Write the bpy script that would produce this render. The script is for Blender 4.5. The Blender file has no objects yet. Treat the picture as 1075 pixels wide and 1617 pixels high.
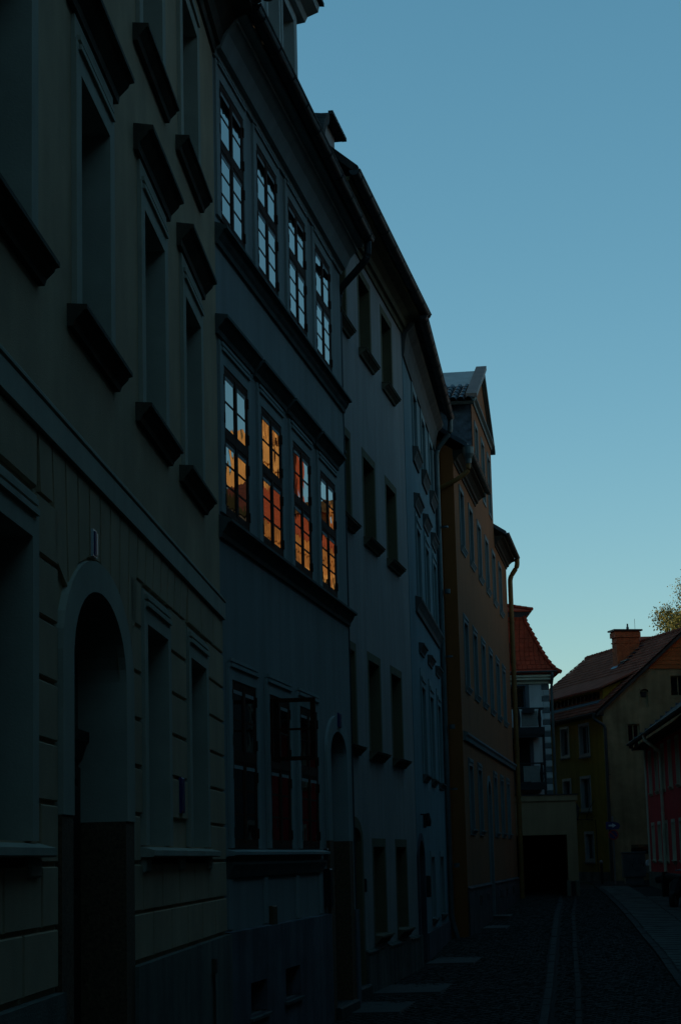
import bpy, math, random
import numpy as np
from mathutils import Vector, Matrix
random.seed(7)
R = math.radians
S = bpy.context.scene
C = S.collection

# ------------------------------------------------------------------ camera
CAMZ = 2.1                                   # lens height above the road at the grey house
FPX, PITCH, ROLL = 3200.0, math.atan(548/3200.0), 0.025
fwd = Vector((0, math.cos(PITCH), math.sin(PITCH)))
up0 = Vector((0, -math.sin(PITCH), math.cos(PITCH)))
rt0 = Vector((1, 0, 0))
cr, sr = math.cos(ROLL), math.sin(ROLL)
rt = cr*rt0 - sr*up0
up = cr*up0 + sr*rt0
cam = bpy.data.cameras.new('camera')
co = bpy.data.objects.new('camera', cam)
C.objects.link(co)
co.matrix_world = Matrix(((rt.x, up.x, -fwd.x, 0), (rt.y, up.y, -fwd.y, 0), (rt.z, up.z, -fwd.z, CAMZ), (0, 0, 0, 1)))
cam.sensor_fit = 'VERTICAL'
cam.sensor_height = 36.0
cam.lens = FPX/1617.0*36.0
cam.clip_start, cam.clip_end = 0.1, 8000
S.camera = co

# ------------------------------------------------------------------ light
SUN_EL, SUN_AZ = 10.0, -88.0                 # degrees; azimuth from +Y towards +X (negative = left)
sd = Vector((math.sin(R(SUN_AZ))*math.cos(R(SUN_EL)), math.cos(R(SUN_AZ))*math.cos(R(SUN_EL)), math.sin(R(SUN_EL))))
W = bpy.data.worlds.new('World')
S.world = W
W.use_nodes = True
wn, wl = W.node_tree.nodes, W.node_tree.links
bg = wn['Background']
sky = wn.new('ShaderNodeTexSky')
sky.sky_type = 'NISHITA'
sky.sun_disc = False
sky.sun_elevation = R(SUN_EL)
sky.sun_rotation = R(SUN_AZ)
sky.altitude = 200
sky.air_density, sky.dust_density, sky.ozone_density = 1.0, 0.1, 1.5
# the photograph's colour response: one curve per channel, the same over the whole sky
sep, comb = wn.new('ShaderNodeSeparateColor'), wn.new('ShaderNodeCombineColor')
wl.new(sky.outputs[0], sep.inputs[0])
for ch, (ex, ga) in enumerate(((1.08, 0.728), (0.83, 1.28), (0.85, 1.33))):
    pw, ml = wn.new('ShaderNodeMath'), wn.new('ShaderNodeMath')
    pw.operation, ml.operation = 'POWER', 'MULTIPLY'
    pw.inputs[1].default_value, ml.inputs[1].default_value = ex, ga
    wl.new(sep.outputs[ch], pw.inputs[0]); wl.new(pw.outputs[0], ml.inputs[0]); wl.new(ml.outputs[0], comb.inputs[ch])
wl.new(comb.outputs[0], bg.inputs[0])
bg.inputs[1].default_value = 0.10
sun = bpy.data.lights.new('sun', 'SUN')
sun.energy, sun.angle, sun.color = 3.0, R(0.53), (1.0, 0.74, 0.44)
so = bpy.data.objects.new('sun', sun)
C.objects.link(so)
so.rotation_euler = (-sd).to_track_quat('-Z', 'Y').to_euler()
so.location = (-30, 20, 40)
S.view_settings.view_transform = 'Standard'
S.view_settings.look = 'None'
S.view_settings.gamma = 1.0
S.view_settings.use_curve_mapping = False
S.view_settings.exposure = 0.6
S.cycles.max_bounces = 8
S.cycles.diffuse_bounces = 4
S.cycles.glossy_bounces = 4
S.cycles.transparent_max_bounces = 12
S.cycles.use_denoising = True

# ------------------------------------------------------------------ materials
def mat(name, col, rough=0.9, var=0.12, scale=1.2, bump=0.0, bscale=60.0, stain=0.0, metal=0.0, ior=1.45, spec=0.3, tone=None, grime=0.0):
    """Principled surface with two-scale colour variation, optional vertical rain streaks and fine relief."""
    m = bpy.data.materials.new(name)
    m.use_nodes = True
    n, l = m.node_tree.nodes, m.node_tree.links
    b = n['Principled BSDF']
    b.inputs['Roughness'].default_value = rough
    b.inputs['Metallic'].default_value = metal
    b.inputs['IOR'].default_value = ior
    b.inputs['Specular IOR Level'].default_value = spec
    geo = n.new('ShaderNodeNewGeometry')
    nz = n.new('ShaderNodeTexNoise')
    nz.inputs['Scale'].default_value = scale
    nz.inputs['Detail'].default_value = 6
    nz.inputs['Roughness'].default_value = 0.65
    l.new(geo.outputs['Position'], nz.inputs['Vector'])
    ramp = n.new('ShaderNodeValToRGB')
    c2 = tone or tuple(c*(1-2.2*var) for c in col)
    ramp.color_ramp.elements[0].color = (*c2, 1)
    ramp.color_ramp.elements[1].color = (*[min(1, c*(1+var)) for c in col], 1)
    ramp.color_ramp.elements[0].position = 0.28
    ramp.color_ramp.elements[1].position = 0.68
    l.new(nz.outputs['Fac'], ramp.inputs['Fac'])
    out = ramp.outputs['Color']
    if stain > 0:
        mp = n.new('ShaderNodeMapping')
        mp.inputs['Scale'].default_value = (2.0, 2.0, 0.22)
        l.new(geo.outputs['Position'], mp.inputs['Vector'])
        n2 = n.new('ShaderNodeTexNoise')
        n2.inputs['Scale'].default_value = 1.6
        n2.inputs['Detail'].default_value = 5
        l.new(mp.outputs[0], n2.inputs['Vector'])
        r2 = n.new('ShaderNodeValToRGB')
        r2.color_ramp.elements[0].position = 0.36
        r2.color_ramp.elements[0].color = (1-stain, 1-stain, 1-stain*1.05, 1)
        r2.color_ramp.elements[1].position = 0.6
        r2.color_ramp.elements[1].color = (1, 1, 1, 1)
        l.new(n2.outputs['Fac'], r2.inputs['Fac'])
        mx = n.new('ShaderNodeMix')
        mx.data_type, mx.blend_type = 'RGBA', 'MULTIPLY'
        mx.inputs[0].default_value = 1
        l.new(out, mx.inputs[6])
        l.new(r2.outputs['Color'], mx.inputs[7])
        out = mx.outputs[2]
    l.new(out, b.inputs['Base Color'])
    if bump > 0:
        n3 = n.new('ShaderNodeTexNoise')
        n3.inputs['Scale'].default_value = bscale
        n3.inputs['Detail'].default_value = 4
        l.new(geo.outputs['Position'], n3.inputs['Vector'])
        bp = n.new('ShaderNodeBump')
        bp.inputs['Strength'].default_value = bump
        bp.inputs['Distance'].default_value = 0.02
        l.new(n3.outputs['Fac'], bp.inputs['Height'])
        l.new(bp.outputs[0], b.inputs['Normal'])
    return m

def glass_mat():
    """clear sheet glass: mostly see-through, mirror-like at grazing angles"""
    m = bpy.data.materials.new('clear_glass')
    m.use_nodes = True
    n, l = m.node_tree.nodes, m.node_tree.links
    n.remove(n['Principled BSDF'])
    tr, gl, fr, mx = n.new('ShaderNodeBsdfTransparent'), n.new('ShaderNodeBsdfGlossy'), n.new('ShaderNodeFresnel'), n.new('ShaderNodeMixShader')
    tr.inputs[0].default_value = (0.86, 0.9, 0.88, 1)
    gl.inputs['Roughness'].default_value = 0.01
    fr.inputs[0].default_value = 1.45
    l.new(fr.outputs[0], mx.inputs[0]); l.new(tr.outputs[0], mx.inputs[1]); l.new(gl.outputs[0], mx.inputs[2])
    l.new(mx.outputs[0], n['Material Output'].inputs[0])
    return m

def pane_mat(name, base, ior):
    """double-glazed pane in front of an unlit room: dark, with strong Fresnel mirror and slightly wavy old glass"""
    m = bpy.data.materials.new(name)
    m.use_nodes = True
    n, l = m.node_tree.nodes, m.node_tree.links
    n.remove(n['Principled BSDF'])
    df, gl, fr, mx = n.new('ShaderNodeBsdfDiffuse'), n.new('ShaderNodeBsdfGlossy'), n.new('ShaderNodeFresnel'), n.new('ShaderNodeMixShader')
    df.inputs[0].default_value = (*base, 1)
    gl.inputs['Roughness'].default_value = 0.012
    gl.inputs['Color'].default_value = (0.93, 0.96, 0.95, 1)
    fr.inputs[0].default_value = ior
    geo = n.new('ShaderNodeNewGeometry')
    nz = n.new('ShaderNodeTexNoise')
    nz.inputs['Scale'].default_value = 3.0
    nz.inputs['Detail'].default_value = 1
    l.new(geo.outputs['Position'], nz.inputs['Vector'])
    bp = n.new('ShaderNodeBump')
    bp.inputs['Strength'].default_value = 0.09
    bp.inputs['Distance'].default_value = 0.012
    l.new(nz.outputs['Fac'], bp.inputs['Height'])
    l.new(bp.outputs[0], gl.inputs['Normal'])
    l.new(fr.outputs[0], mx.inputs[0]); l.new(df.outputs[0], mx.inputs[1]); l.new(gl.outputs[0], mx.inputs[2])
    l.new(mx.outputs[0], n['Material Output'].inputs[0])
    return m

M = {}
M['b1'] = mat('sage_cream_render', (0.53, 0.345, 0.21), 0.95, 0.10, 0.9, 0.25, 90, 0.07)
M['b1trim'] = mat('pale_grey_trim', (0.43, 0.365, 0.28), 0.9, 0.08, 1.4, 0.15, 80, 0.08)
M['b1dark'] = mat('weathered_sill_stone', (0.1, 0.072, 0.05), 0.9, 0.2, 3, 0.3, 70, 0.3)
M['b1plinth'] = mat('grey_green_plinth_render', (0.17, 0.16, 0.13), 0.95, 0.2, 1.1, 0.35, 60, 0.35)
M['granite'] = mat('brown_granite', (0.15, 0.078, 0.042), 0.85, 0.3, 38, 0.4, 70, 0.1)
M['b2'] = mat('blue_grey_render', (0.3, 0.288, 0.268), 0.95, 0.06, 0.7, 0.15, 110, 0.12)
M['b2trim'] = mat('light_blue_grey_trim', (0.33, 0.325, 0.3), 0.92, 0.06, 1.1, 0.12, 100, 0.12)
M['b2sill'] = mat('slate_grey_sill', (0.1, 0.105, 0.095), 0.9, 0.14, 3, 0.2, 80, 0.2)
M['b2plinth'] = mat('navy_plinth_paint', (0.14, 0.135, 0.15), 0.85, 0.22, 1.3, 0.3, 60, 0.3)
M['brown'] = mat('dark_brown_painted_wood', (0.06, 0.018, 0.008), 0.8, 0.2, 6, 0.2, 120, 0.1, spec=0.12)
M['b3'] = mat('grey_render', (0.37, 0.31, 0.285), 0.95, 0.06, 0.7, 0.15, 110, 0.12)
M['b3trim'] = mat('olive_beige_surround', (0.15, 0.115, 0.062), 0.92, 0.1, 1.5, 0.15, 90, 0.15)
M['b3sill'] = mat('beige_sill', (0.16, 0.12, 0.075), 0.9, 0.15, 3, 0.2, 80, 0.2)
M['b3plinth'] = mat('stained_grey_plinth', (0.13, 0.125, 0.105), 0.95, 0.25, 1.4, 0.35, 60, 0.4)
M['b4'] = mat('light_blue_render', (0.17, 0.225, 0.24), 0.95, 0.07, 0.8, 0.15, 100, 0.12)
M['b4trim'] = mat('pale_blue_trim', (0.2, 0.245, 0.245), 0.9, 0.07, 1.4, 0.12, 90, 0.12)
M['b4sill'] = mat('grey_stone_hood', (0.11, 0.095, 0.085), 0.9, 0.15, 3, 0.2, 80, 0.2)
M['b4plinth'] = mat('violet_grey_plinth', (0.08, 0.075, 0.09), 0.92, 0.2, 1.5, 0.3, 60, 0.3)
M['b5'] = mat('apricot_render', (0.235, 0.078, 0.026), 0.95, 0.08, 0.6, 0.15, 90, 0.12)
M['b5side'] = mat('burnt_orange_render', (0.28, 0.085, 0.022), 0.95, 0.10, 0.7, 0.15, 90, 0.12)
M['b5trim'] = mat('blue_grey_window_trim', (0.15, 0.17, 0.165), 0.9, 0.08, 1.5, 0.12, 90, 0.12)
M['b5plinth'] = mat('dark_grey_plinth', (0.06, 0.055, 0.058), 0.92, 0.25, 1.6, 0.3, 60, 0.3)
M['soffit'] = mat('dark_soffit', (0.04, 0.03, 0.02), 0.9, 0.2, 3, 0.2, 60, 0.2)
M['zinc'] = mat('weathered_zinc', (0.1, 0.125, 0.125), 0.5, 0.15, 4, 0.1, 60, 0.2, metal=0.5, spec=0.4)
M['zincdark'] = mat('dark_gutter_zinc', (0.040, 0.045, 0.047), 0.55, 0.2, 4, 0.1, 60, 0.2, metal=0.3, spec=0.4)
M['yellowpipe'] = mat('yellow_painted_pipe', (0.19, 0.082, 0.018), 0.6, 0.15, 4, 0.1, 60, 0.2)
M['slate'] = mat('blue_black_slate', (0.048, 0.060, 0.075), 0.55, 0.35, 5, 0.25, 60, 0, spec=0.4)
M['slate2'] = mat('pale_weathered_slate', (0.065, 0.08, 0.095), 0.6, 0.3, 5, 0.25, 60, 0, spec=0.3)
M['metalroof'] = mat('blue_sheet_metal_roof', (0.075, 0.135, 0.170), 0.45, 0.12, 2, 0.05, 40, 0.1, metal=0.3)
M['tilebrown'] = mat('weathered_brown_roof_tile', (0.19, 0.06, 0.036), 0.85, 0.35, 2.2, 0.35, 40, 0, tone=(0.12, 0.038, 0.024), spec=0.02)
M['tilered'] = mat('red_clay_roof_tile', (0.36, 0.045, 0.02), 0.8, 0.28, 3.2, 0.3, 40, 0, tone=(0.24, 0.034, 0.016), spec=0.08)
M['tiledark'] = mat('dark_mossy_roof_tile', (0.042, 0.036, 0.032), 0.9, 0.3, 3, 0.35, 40, 0)
M['brick'] = mat('orange_chimney_brick', (0.36, 0.095, 0.035), 0.9, 0.22, 6, 0.3, 70, 0.1)
M['brickred'] = mat('orange_red_tile_hanging', (0.36, 0.1, 0.028), 0.9, 0.12, 4, 0.3, 70, 0.1)
M['white'] = mat('white_render', (0.48, 0.48, 0.46), 0.92, 0.06, 1.2, 0.12, 90, 0.12)
M['quoin'] = mat('grey_quoin_stone', (0.13, 0.135, 0.135), 0.9, 0.2, 4, 0.3, 60, 0.1)
M['greytrim'] = mat('grey_window_surround', (0.110, 0.125, 0.140), 0.9, 0.1, 2, 0.12, 90, 0.1)
M['steel'] = mat('black_balcony_steel', (0.018, 0.020, 0.022), 0.5, 0.2, 5, 0.1, 60, 0, metal=0.4)
M['fabric'] = mat('beige_balcony_screen', (0.190, 0.185, 0.165), 0.95, 0.08, 8, 0.25, 160, 0.05)
M['yellow'] = mat('ochre_yellow_render', (0.3, 0.185, 0.02), 0.95, 0.10, 0.9, 0.15, 90, 0.18)
M['gable'] = mat('drab_grey_brown_render', (0.25, 0.185, 0.098), 0.96, 0.22, 0.9, 0.35, 50, 0.25)
M['garage'] = mat('beige_grey_render', (0.36, 0.22, 0.12), 0.95, 0.07, 0.9, 0.15, 90, 0.15)
M['red'] = mat('raspberry_red_render', (0.72, 0.045, 0.045), 0.93, 0.10, 0.8, 0.15, 90, 0.12)
M['cream'] = mat('cream_window_trim', (0.62, 0.57, 0.42), 0.9, 0.08, 2, 0.1, 90, 0.1)
M['redplinth'] = mat('drab_stone_plinth', (0.17, 0.155, 0.115), 0.95, 0.2, 1.5, 0.3, 60, 0.25)
M['doorwood'] = mat('dark_oak_door', (0.03, 0.02, 0.013), 0.6, 0.3, 5, 0.25, 80, 0.2)
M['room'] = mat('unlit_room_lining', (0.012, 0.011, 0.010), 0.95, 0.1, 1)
M['framew'] = mat('white_window_wood', (0.200, 0.210, 0.210), 0.6, 0.08, 6, 0.1, 100, 0.05)
M['framed'] = mat('dark_window_wood', (0.035, 0.026, 0.020), 0.6, 0.2, 6, 0.15, 100, 0.05)
M['cobble'] = mat('granite_cobble', (0.03, 0.03, 0.028), 0.75, 0.4, 7, 0.3, 60, 0, spec=0.12)
M['joint'] = mat('earth_joint_sand', (0.012, 0.011, 0.01), 0.95, 0.3, 6, 0.4, 50)
M['gstone'] = mat('pale_granite_gutter_stone', (0.044, 0.045, 0.043), 0.8, 0.25, 5, 0.3, 60, 0, spec=0.1)
M['gstone2'] = mat('worn_gutter_stone', (0.031, 0.031, 0.029), 0.8, 0.3, 6, 0.3, 60, 0, spec=0.1)
M['slab'] = mat('pavement_granite_slab', (0.115, 0.108, 0.098), 0.85, 0.22, 3, 0.3, 50, 0, spec=0.1)
M['step'] = mat('grey_doorstep_stone', (0.042, 0.039, 0.034), 0.75, 0.2, 4, 0.3, 60)
M['terrain'] = mat('verge_earth_and_grass', (0.040, 0.048, 0.026), 0.98, 0.3, 0.2, 0.4, 3)
M['pane'] = pane_mat('wavy_window_glass', (0.004, 0.004, 0.004), 2.1)
M['panedull'] = pane_mat('dusty_window_glass', (0.006, 0.007, 0.007), 1.5)
M['glintgrey'] = mat('painted_sky_glint', (0.34, 0.34, 0.33), 0.7, 0.1, 6)
M['glass'] = glass_mat()
M['signblue'] = mat('blue_enamel', (0.012, 0.022, 0.11), 0.35, 0.05, 5, spec=0.5)
M['signred'] = mat('red_enamel', (0.320, 0.018, 0.018), 0.35, 0.05, 5, spec=0.5)
M['signwhite'] = mat('white_enamel', (0.550, 0.560, 0.560), 0.35, 0.05, 5, spec=0.5)
M['galv'] = mat('galvanised_post', (0.180, 0.190, 0.195), 0.5, 0.15, 6, metal=0.5)
M['box'] = mat('grey_blue_cabinet_paint', (0.075, 0.095, 0.1), 0.6, 0.12, 3, 0.1, 60, 0.15)
M['paint'] = mat('dark_spray_paint', (0.035, 0.045, 0.060), 0.5, 0.2, 8)
M['carwhite'] = mat('white_car_paint', (0.520, 0.550, 0.560), 0.25, 0.03, 2, spec=0.6)
M['black'] = mat('black_rubber', (0.012, 0.012, 0.012), 0.7, 0.2, 5)
M['chrome'] = mat('bright_chrome', (0.6, 0.6, 0.6), 0.15, 0.03, 5, metal=1.0)
M['lampglass'] = pane_mat('lantern_glass', (0.05, 0.055, 0.05), 1.5)
M['ochre'] = mat('warm_ochre_render', (0.4, 0.165, 0.042), 0.95, 0.3, 1.1, 0.2, 40, 0.25)
M['tilelit'] = mat('dark_red_old_tile', (0.26, 0.055, 0.022), 0.9, 0.3, 1.5, 0.3, 20, 0, tone=(0.15, 0.03, 0.014), spec=0.05)
M['peach'] = mat('peach_church_render', (0.62, 0.31, 0.095), 0.95, 0.2, 0.7, 0.2, 40, 0.22)
M['dull'] = mat('dull_grey_render', (0.105, 0.105, 0.100), 0.95, 0.10, 0.8, 0.2, 60, 0.2)
M['bark'] = mat('grey_bark', (0.060, 0.048, 0.035), 0.95, 0.3, 6, 0.5, 20)
M['leaf'] = mat('autumn_leaf', (0.115, 0.105, 0.022), 0.7, 0.45, 1.5, tone=(0.045, 0.060, 0.014))
M['wood'] = mat('gas_box_orange_brown', (0.120, 0.060, 0.025), 0.6, 0.1, 5)

# ------------------------------------------------------------------ mesh helpers
class G:
    def __init__(s): s.v, s.f = [], []
    def add(s, vs, fs):
        o = len(s.v); s.v += [tuple(v) for v in vs]; s.f += [tuple(o+i for i in f) for f in fs]; return s
    def quad(s, a, b, c, d): return s.add((a, b, c, d), ((0, 1, 2, 3),))
    def box(s, x0, x1, y0, y1, z0, z1):
        return s.add(((x0, y0, z0), (x1, y0, z0), (x1, y1, z0), (x0, y1, z0), (x0, y0, z1), (x1, y0, z1), (x1, y1, z1), (x0, y1, z1)),
                     ((0, 3, 2, 1), (4, 5, 6, 7), (0, 1, 5, 4), (1, 2, 6, 5), (2, 3, 7, 6), (3, 0, 4, 7)))
    def bev(s, x0, x1, y0, y1, z0, z1, b):
        """block whose front (y0) edges are chamfered by b"""
        v = [(x0, y1, z0), (x1, y1, z0), (x1, y1, z1), (x0, y1, z1), (x0, y0+b, z0), (x1, y0+b, z0), (x1, y0+b, z1), (x0, y0+b, z1),
             (x0+b, y0, z0+b), (x1-b, y0, z0+b), (x1-b, y0, z1-b), (x0+b, y0, z1-b)]
        return s.add(v, ((0, 1, 5, 4), (1, 2, 6, 5), (2, 3, 7, 6), (3, 0, 4, 7), (4, 5, 9, 8), (5, 6, 10, 9), (6, 7, 11, 10), (7, 4, 8, 11), (8, 9, 10, 11)))
    def extr(s, prof, x0, x1):
        """profile [(y,z)...] extruded along x, with caps"""
        n = len(prof)
        s.add([(x0, y, z) for y, z in prof]+[(x1, y, z) for y, z in prof],
              [(i, (i+1) % n, n+(i+1) % n, n+i) for i in range(n)]+[tuple(range(n))[::-1], tuple(range(n, 2*n))])
        return s
    def prism(s, poly, y0, y1):
        """polygon [(x,z)...] (counter-clockwise seen from -y) extruded from y0 to y1"""
        n = len(poly)
        s.add([(x, y0, z) for x, z in poly]+[(x, y1, z) for x, z in poly],
              [tuple(range(n)), tuple(range(n, 2*n))[::-1]]+[((i+1) % n, i, n+i, n+(i+1) % n) for i in range(n)])
        return s
    def tube(s, path, r, n=10, cap=True):
        P = [Vector(p) for p in path]
        rr = r if isinstance(r, (list, tuple)) else [r]*len(P)
        o = len(s.v)
        for i, p in enumerate(P):
            t = (P[min(i+1, len(P)-1)]-P[max(i-1, 0)]).normalized()
            a = t.cross(Vector((0, 0, 1)) if abs(t.z) < 0.9 else Vector((1, 0, 0))).normalized()
            b = t.cross(a).normalized()
            for k in range(n):
                q = p+rr[i]*(math.cos(2*math.pi*k/n)*a+math.sin(2*math.pi*k/n)*b)
                s.v.append(tuple(q))
        for i in range(len(P)-1):
            for k in range(n):
                s.f.append((o+i*n+k, o+i*n+(k+1) % n, o+(i+1)*n+(k+1) % n, o+(i+1)*n+k))
        if cap:
            s.f.append(tuple(o+k for k in range(n))[::-1]); s.f.append(tuple(o+(len(P)-1)*n+k for k in range(n)))
        return s
    def wall(s, x0, x1, z0, z1, ops, y=0.0):
        """facade sheet facing -y with openings (a, b, zb, zt, rise)"""
        xs = {x0, x1}
        for o in ops:
            xs |= {o[0], o[1]}
            if len(o) > 4 and o[4] > 0: xs |= {o[0]+(o[1]-o[0])*k/14 for k in range(15)}
        xs = sorted(x for x in xs if x0-1e-6 <= x <= x1+1e-6)
        def top(o, x):
            if len(o) < 5 or o[4] <= 0: return o[3]
            u = max(-1, min(1, (x-(o[0]+o[1])/2)/((o[1]-o[0])/2)))
            return o[3]-o[4]*(1-math.sqrt(max(0, 1-u*u)))
        for a, b in zip(xs[:-1], xs[1:]):
            if b-a < 1e-5: continue
            m = (a+b)/2
            cv = sorted((o for o in ops if o[0] < m < o[1]), key=lambda o: o[2])
            la = lb = z0
            for o in cv:
                if o[2] > la: s.quad((a, y, la), (b, y, lb), (b, y, o[2]), (a, y, o[2]))
                la, lb = top(o, a), top(o, b)
            s.quad((a, y, la), (b, y, lb), (b, y, z1), (a, y, z1))
        return s
    def ring(s, a, b, zb, zt, w, y0, y1, bottom=True):
        s.box(a-w, a, y0, y1, zb if not bottom else zb-w, zt); s.box(b, b+w, y0, y1, zb if not bottom else zb-w, zt)
        s.box(a-w, b+w, y0, y1, zt, zt+w)
        if bottom: s.box(a, b, y0, y1, zb-w, zb)
        return s
    def inring(s, a, b, zb, zt, w, y0, y1):
        s.box(a, a+w, y0, y1, zb, zt); s.box(b-w, b, y0, y1, zb, zt)
        s.box(a+w, b-w, y0, y1, zt-w, zt); s.box(a+w, b-w, y0, y1, zb, zb+w); return s
    def archring(s, a, b, zb, zt, rise, w, y0, y1, wt=None, n=18):
        """surround of an arched opening with its lining, one band of thickness w (wt over the crown)"""
        wt = wt or w
        c, h = (a+b)/2, (b-a)/2
        inn = [(a, zb)]+[(c-h*math.cos(math.pi*k/n), zt-rise+rise*math.sin(math.pi*k/n)) for k in range(n+1)]+[(b, zb)]
        H = h+w
        out = [(a-w, zb)]+[(c-H*math.cos(math.pi*k/n), zt-rise+(rise+wt)*math.sin(math.pi*k/n)) for k in range(n+1)]+[(b+w, zb)]
        m = len(inn)
        for i in range(m-1):
            p, q, r_, t = inn[i], inn[i+1], out[i+1], out[i]
            s.add([(x, y0, z) for x, z in (p, q, r_, t)]+[(x, y1, z) for x, z in (p, q, r_, t)],
                  ((0, 3, 2, 1), (0, 1, 5, 4), (3, 7, 6, 2), (4, 5, 6, 7)))
        s.add([(x, y, z) for (x, z) in (inn[0], out[0]) for y in (y0, y1)], ((0, 1, 3, 2),))
        s.add([(x, y, z) for (x, z) in (inn[-1], out[-1]) for y in (y0, y1)], ((0, 2, 3, 1),))
        return s

def mesh(name, g, m, dz=0.0, smooth=False):
    me = bpy.data.meshes.new(name)
    v = [(x, y, z-dz) for x, y, z in g.v] if dz else g.v
    me.from_pydata(v, [], g.f)
    me.materials.append(M[m])
    if smooth:
        for p in me.polygons: p.use_smooth = True
    me.update()
    return me
def link(name, me, parent=None, loc=(0, 0, 0), rz=0.0, label=None, kind=None):
    o = bpy.data.objects.new(name, me)
    C.objects.link(o)
    o.location = loc
    o.rotation_euler = (0, 0, rz)
    if parent: o.parent = parent
    if label: o['label'] = label
    if kind: o['kind'] = kind
    return o
def tag(o, label, cat, group=None):
    o['label'] = label; o['category'] = cat
    if group: o['group'] = group
    return o
def thing(name, label, cat, loc, rz=0.0, group=None):
    o = bpy.data.objects.new(name, None)
    o.empty_display_size = 0.3
    C.objects.link(o)
    o.location = loc; o.rotation_euler = (0, 0, rz)
    return tag(o, label, cat, group)

GY = [-200, 0, 10, 20, 30, 45, 50, 60, 66, 72, 80, 100, 150, 400, 3000]
GZ = [-2.35, -2.35, -2.3, -2.2, -2.08, -1.86, -1.74, -1.52, -1.36, -1.24, -1.12, -1.0, -.6, 0.4, 2.0]
def gz(y): return float(np.interp(y, GY, GZ))+CAMZ

class House:
    """local frame: x along the facade, -y towards the street, z given relative to the camera's height"""
    def __init__(s, name, label, P, d, base, cat='house', group=None):
        s.base = base
        s.root = thing(name, label, cat, (P[0], P[1], CAMZ+base), math.atan2(d[1], d[0]), group)
        s.P, s.d = P, Vector((d[0], d[1])).normalized()
    def part(s, name, g, m, label=None, parent=None, smooth=False, kind=None):
        return link(name, mesh(name, g, m, s.base, smooth), parent or s.root, label=label, kind=kind)
    def sub(s, name, me, parent, label=None): return link(name, me, parent, label=label)
    def body(s, x0, x1, D, z0, z1, m, gable=0.0, ends=(True, True), back=True):
        g = G()
        for x, on, fl in ((x0, ends[0], 1), (x1, ends[1], 0)):
            if not on: continue
            poly = [(x, 0, z0), (x, D, z0), (x, D, z1)]+([(x, D/2, z1+gable)] if gable else [])+[(x, 0, z1)]
            if fl: poly = poly[::-1]
            g.add(poly, (tuple(range(len(poly))),))
        if back: g.quad((x1, D, z0), (x0, D, z0), (x0, D, z1), (x1, D, z1))
        return s.part('side_walls', g, m)
    def roof(s, x0, x1, D, ov, ze, pitch, m, t=0.14, cut=None):
        """saddle roof, ridge parallel to the street; eave line at y=-ov, height ze"""
        h = (D/2+ov)*math.tan(pitch)
        g = G()
        g.extr([(-ov, ze), (D/2, ze+h), (D+ov, ze), (D+ov, ze+t), (D/2, ze+h+t*1.3), (-ov, ze+t)], x0, x1)
        return s.part('roof', g, m)

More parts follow.
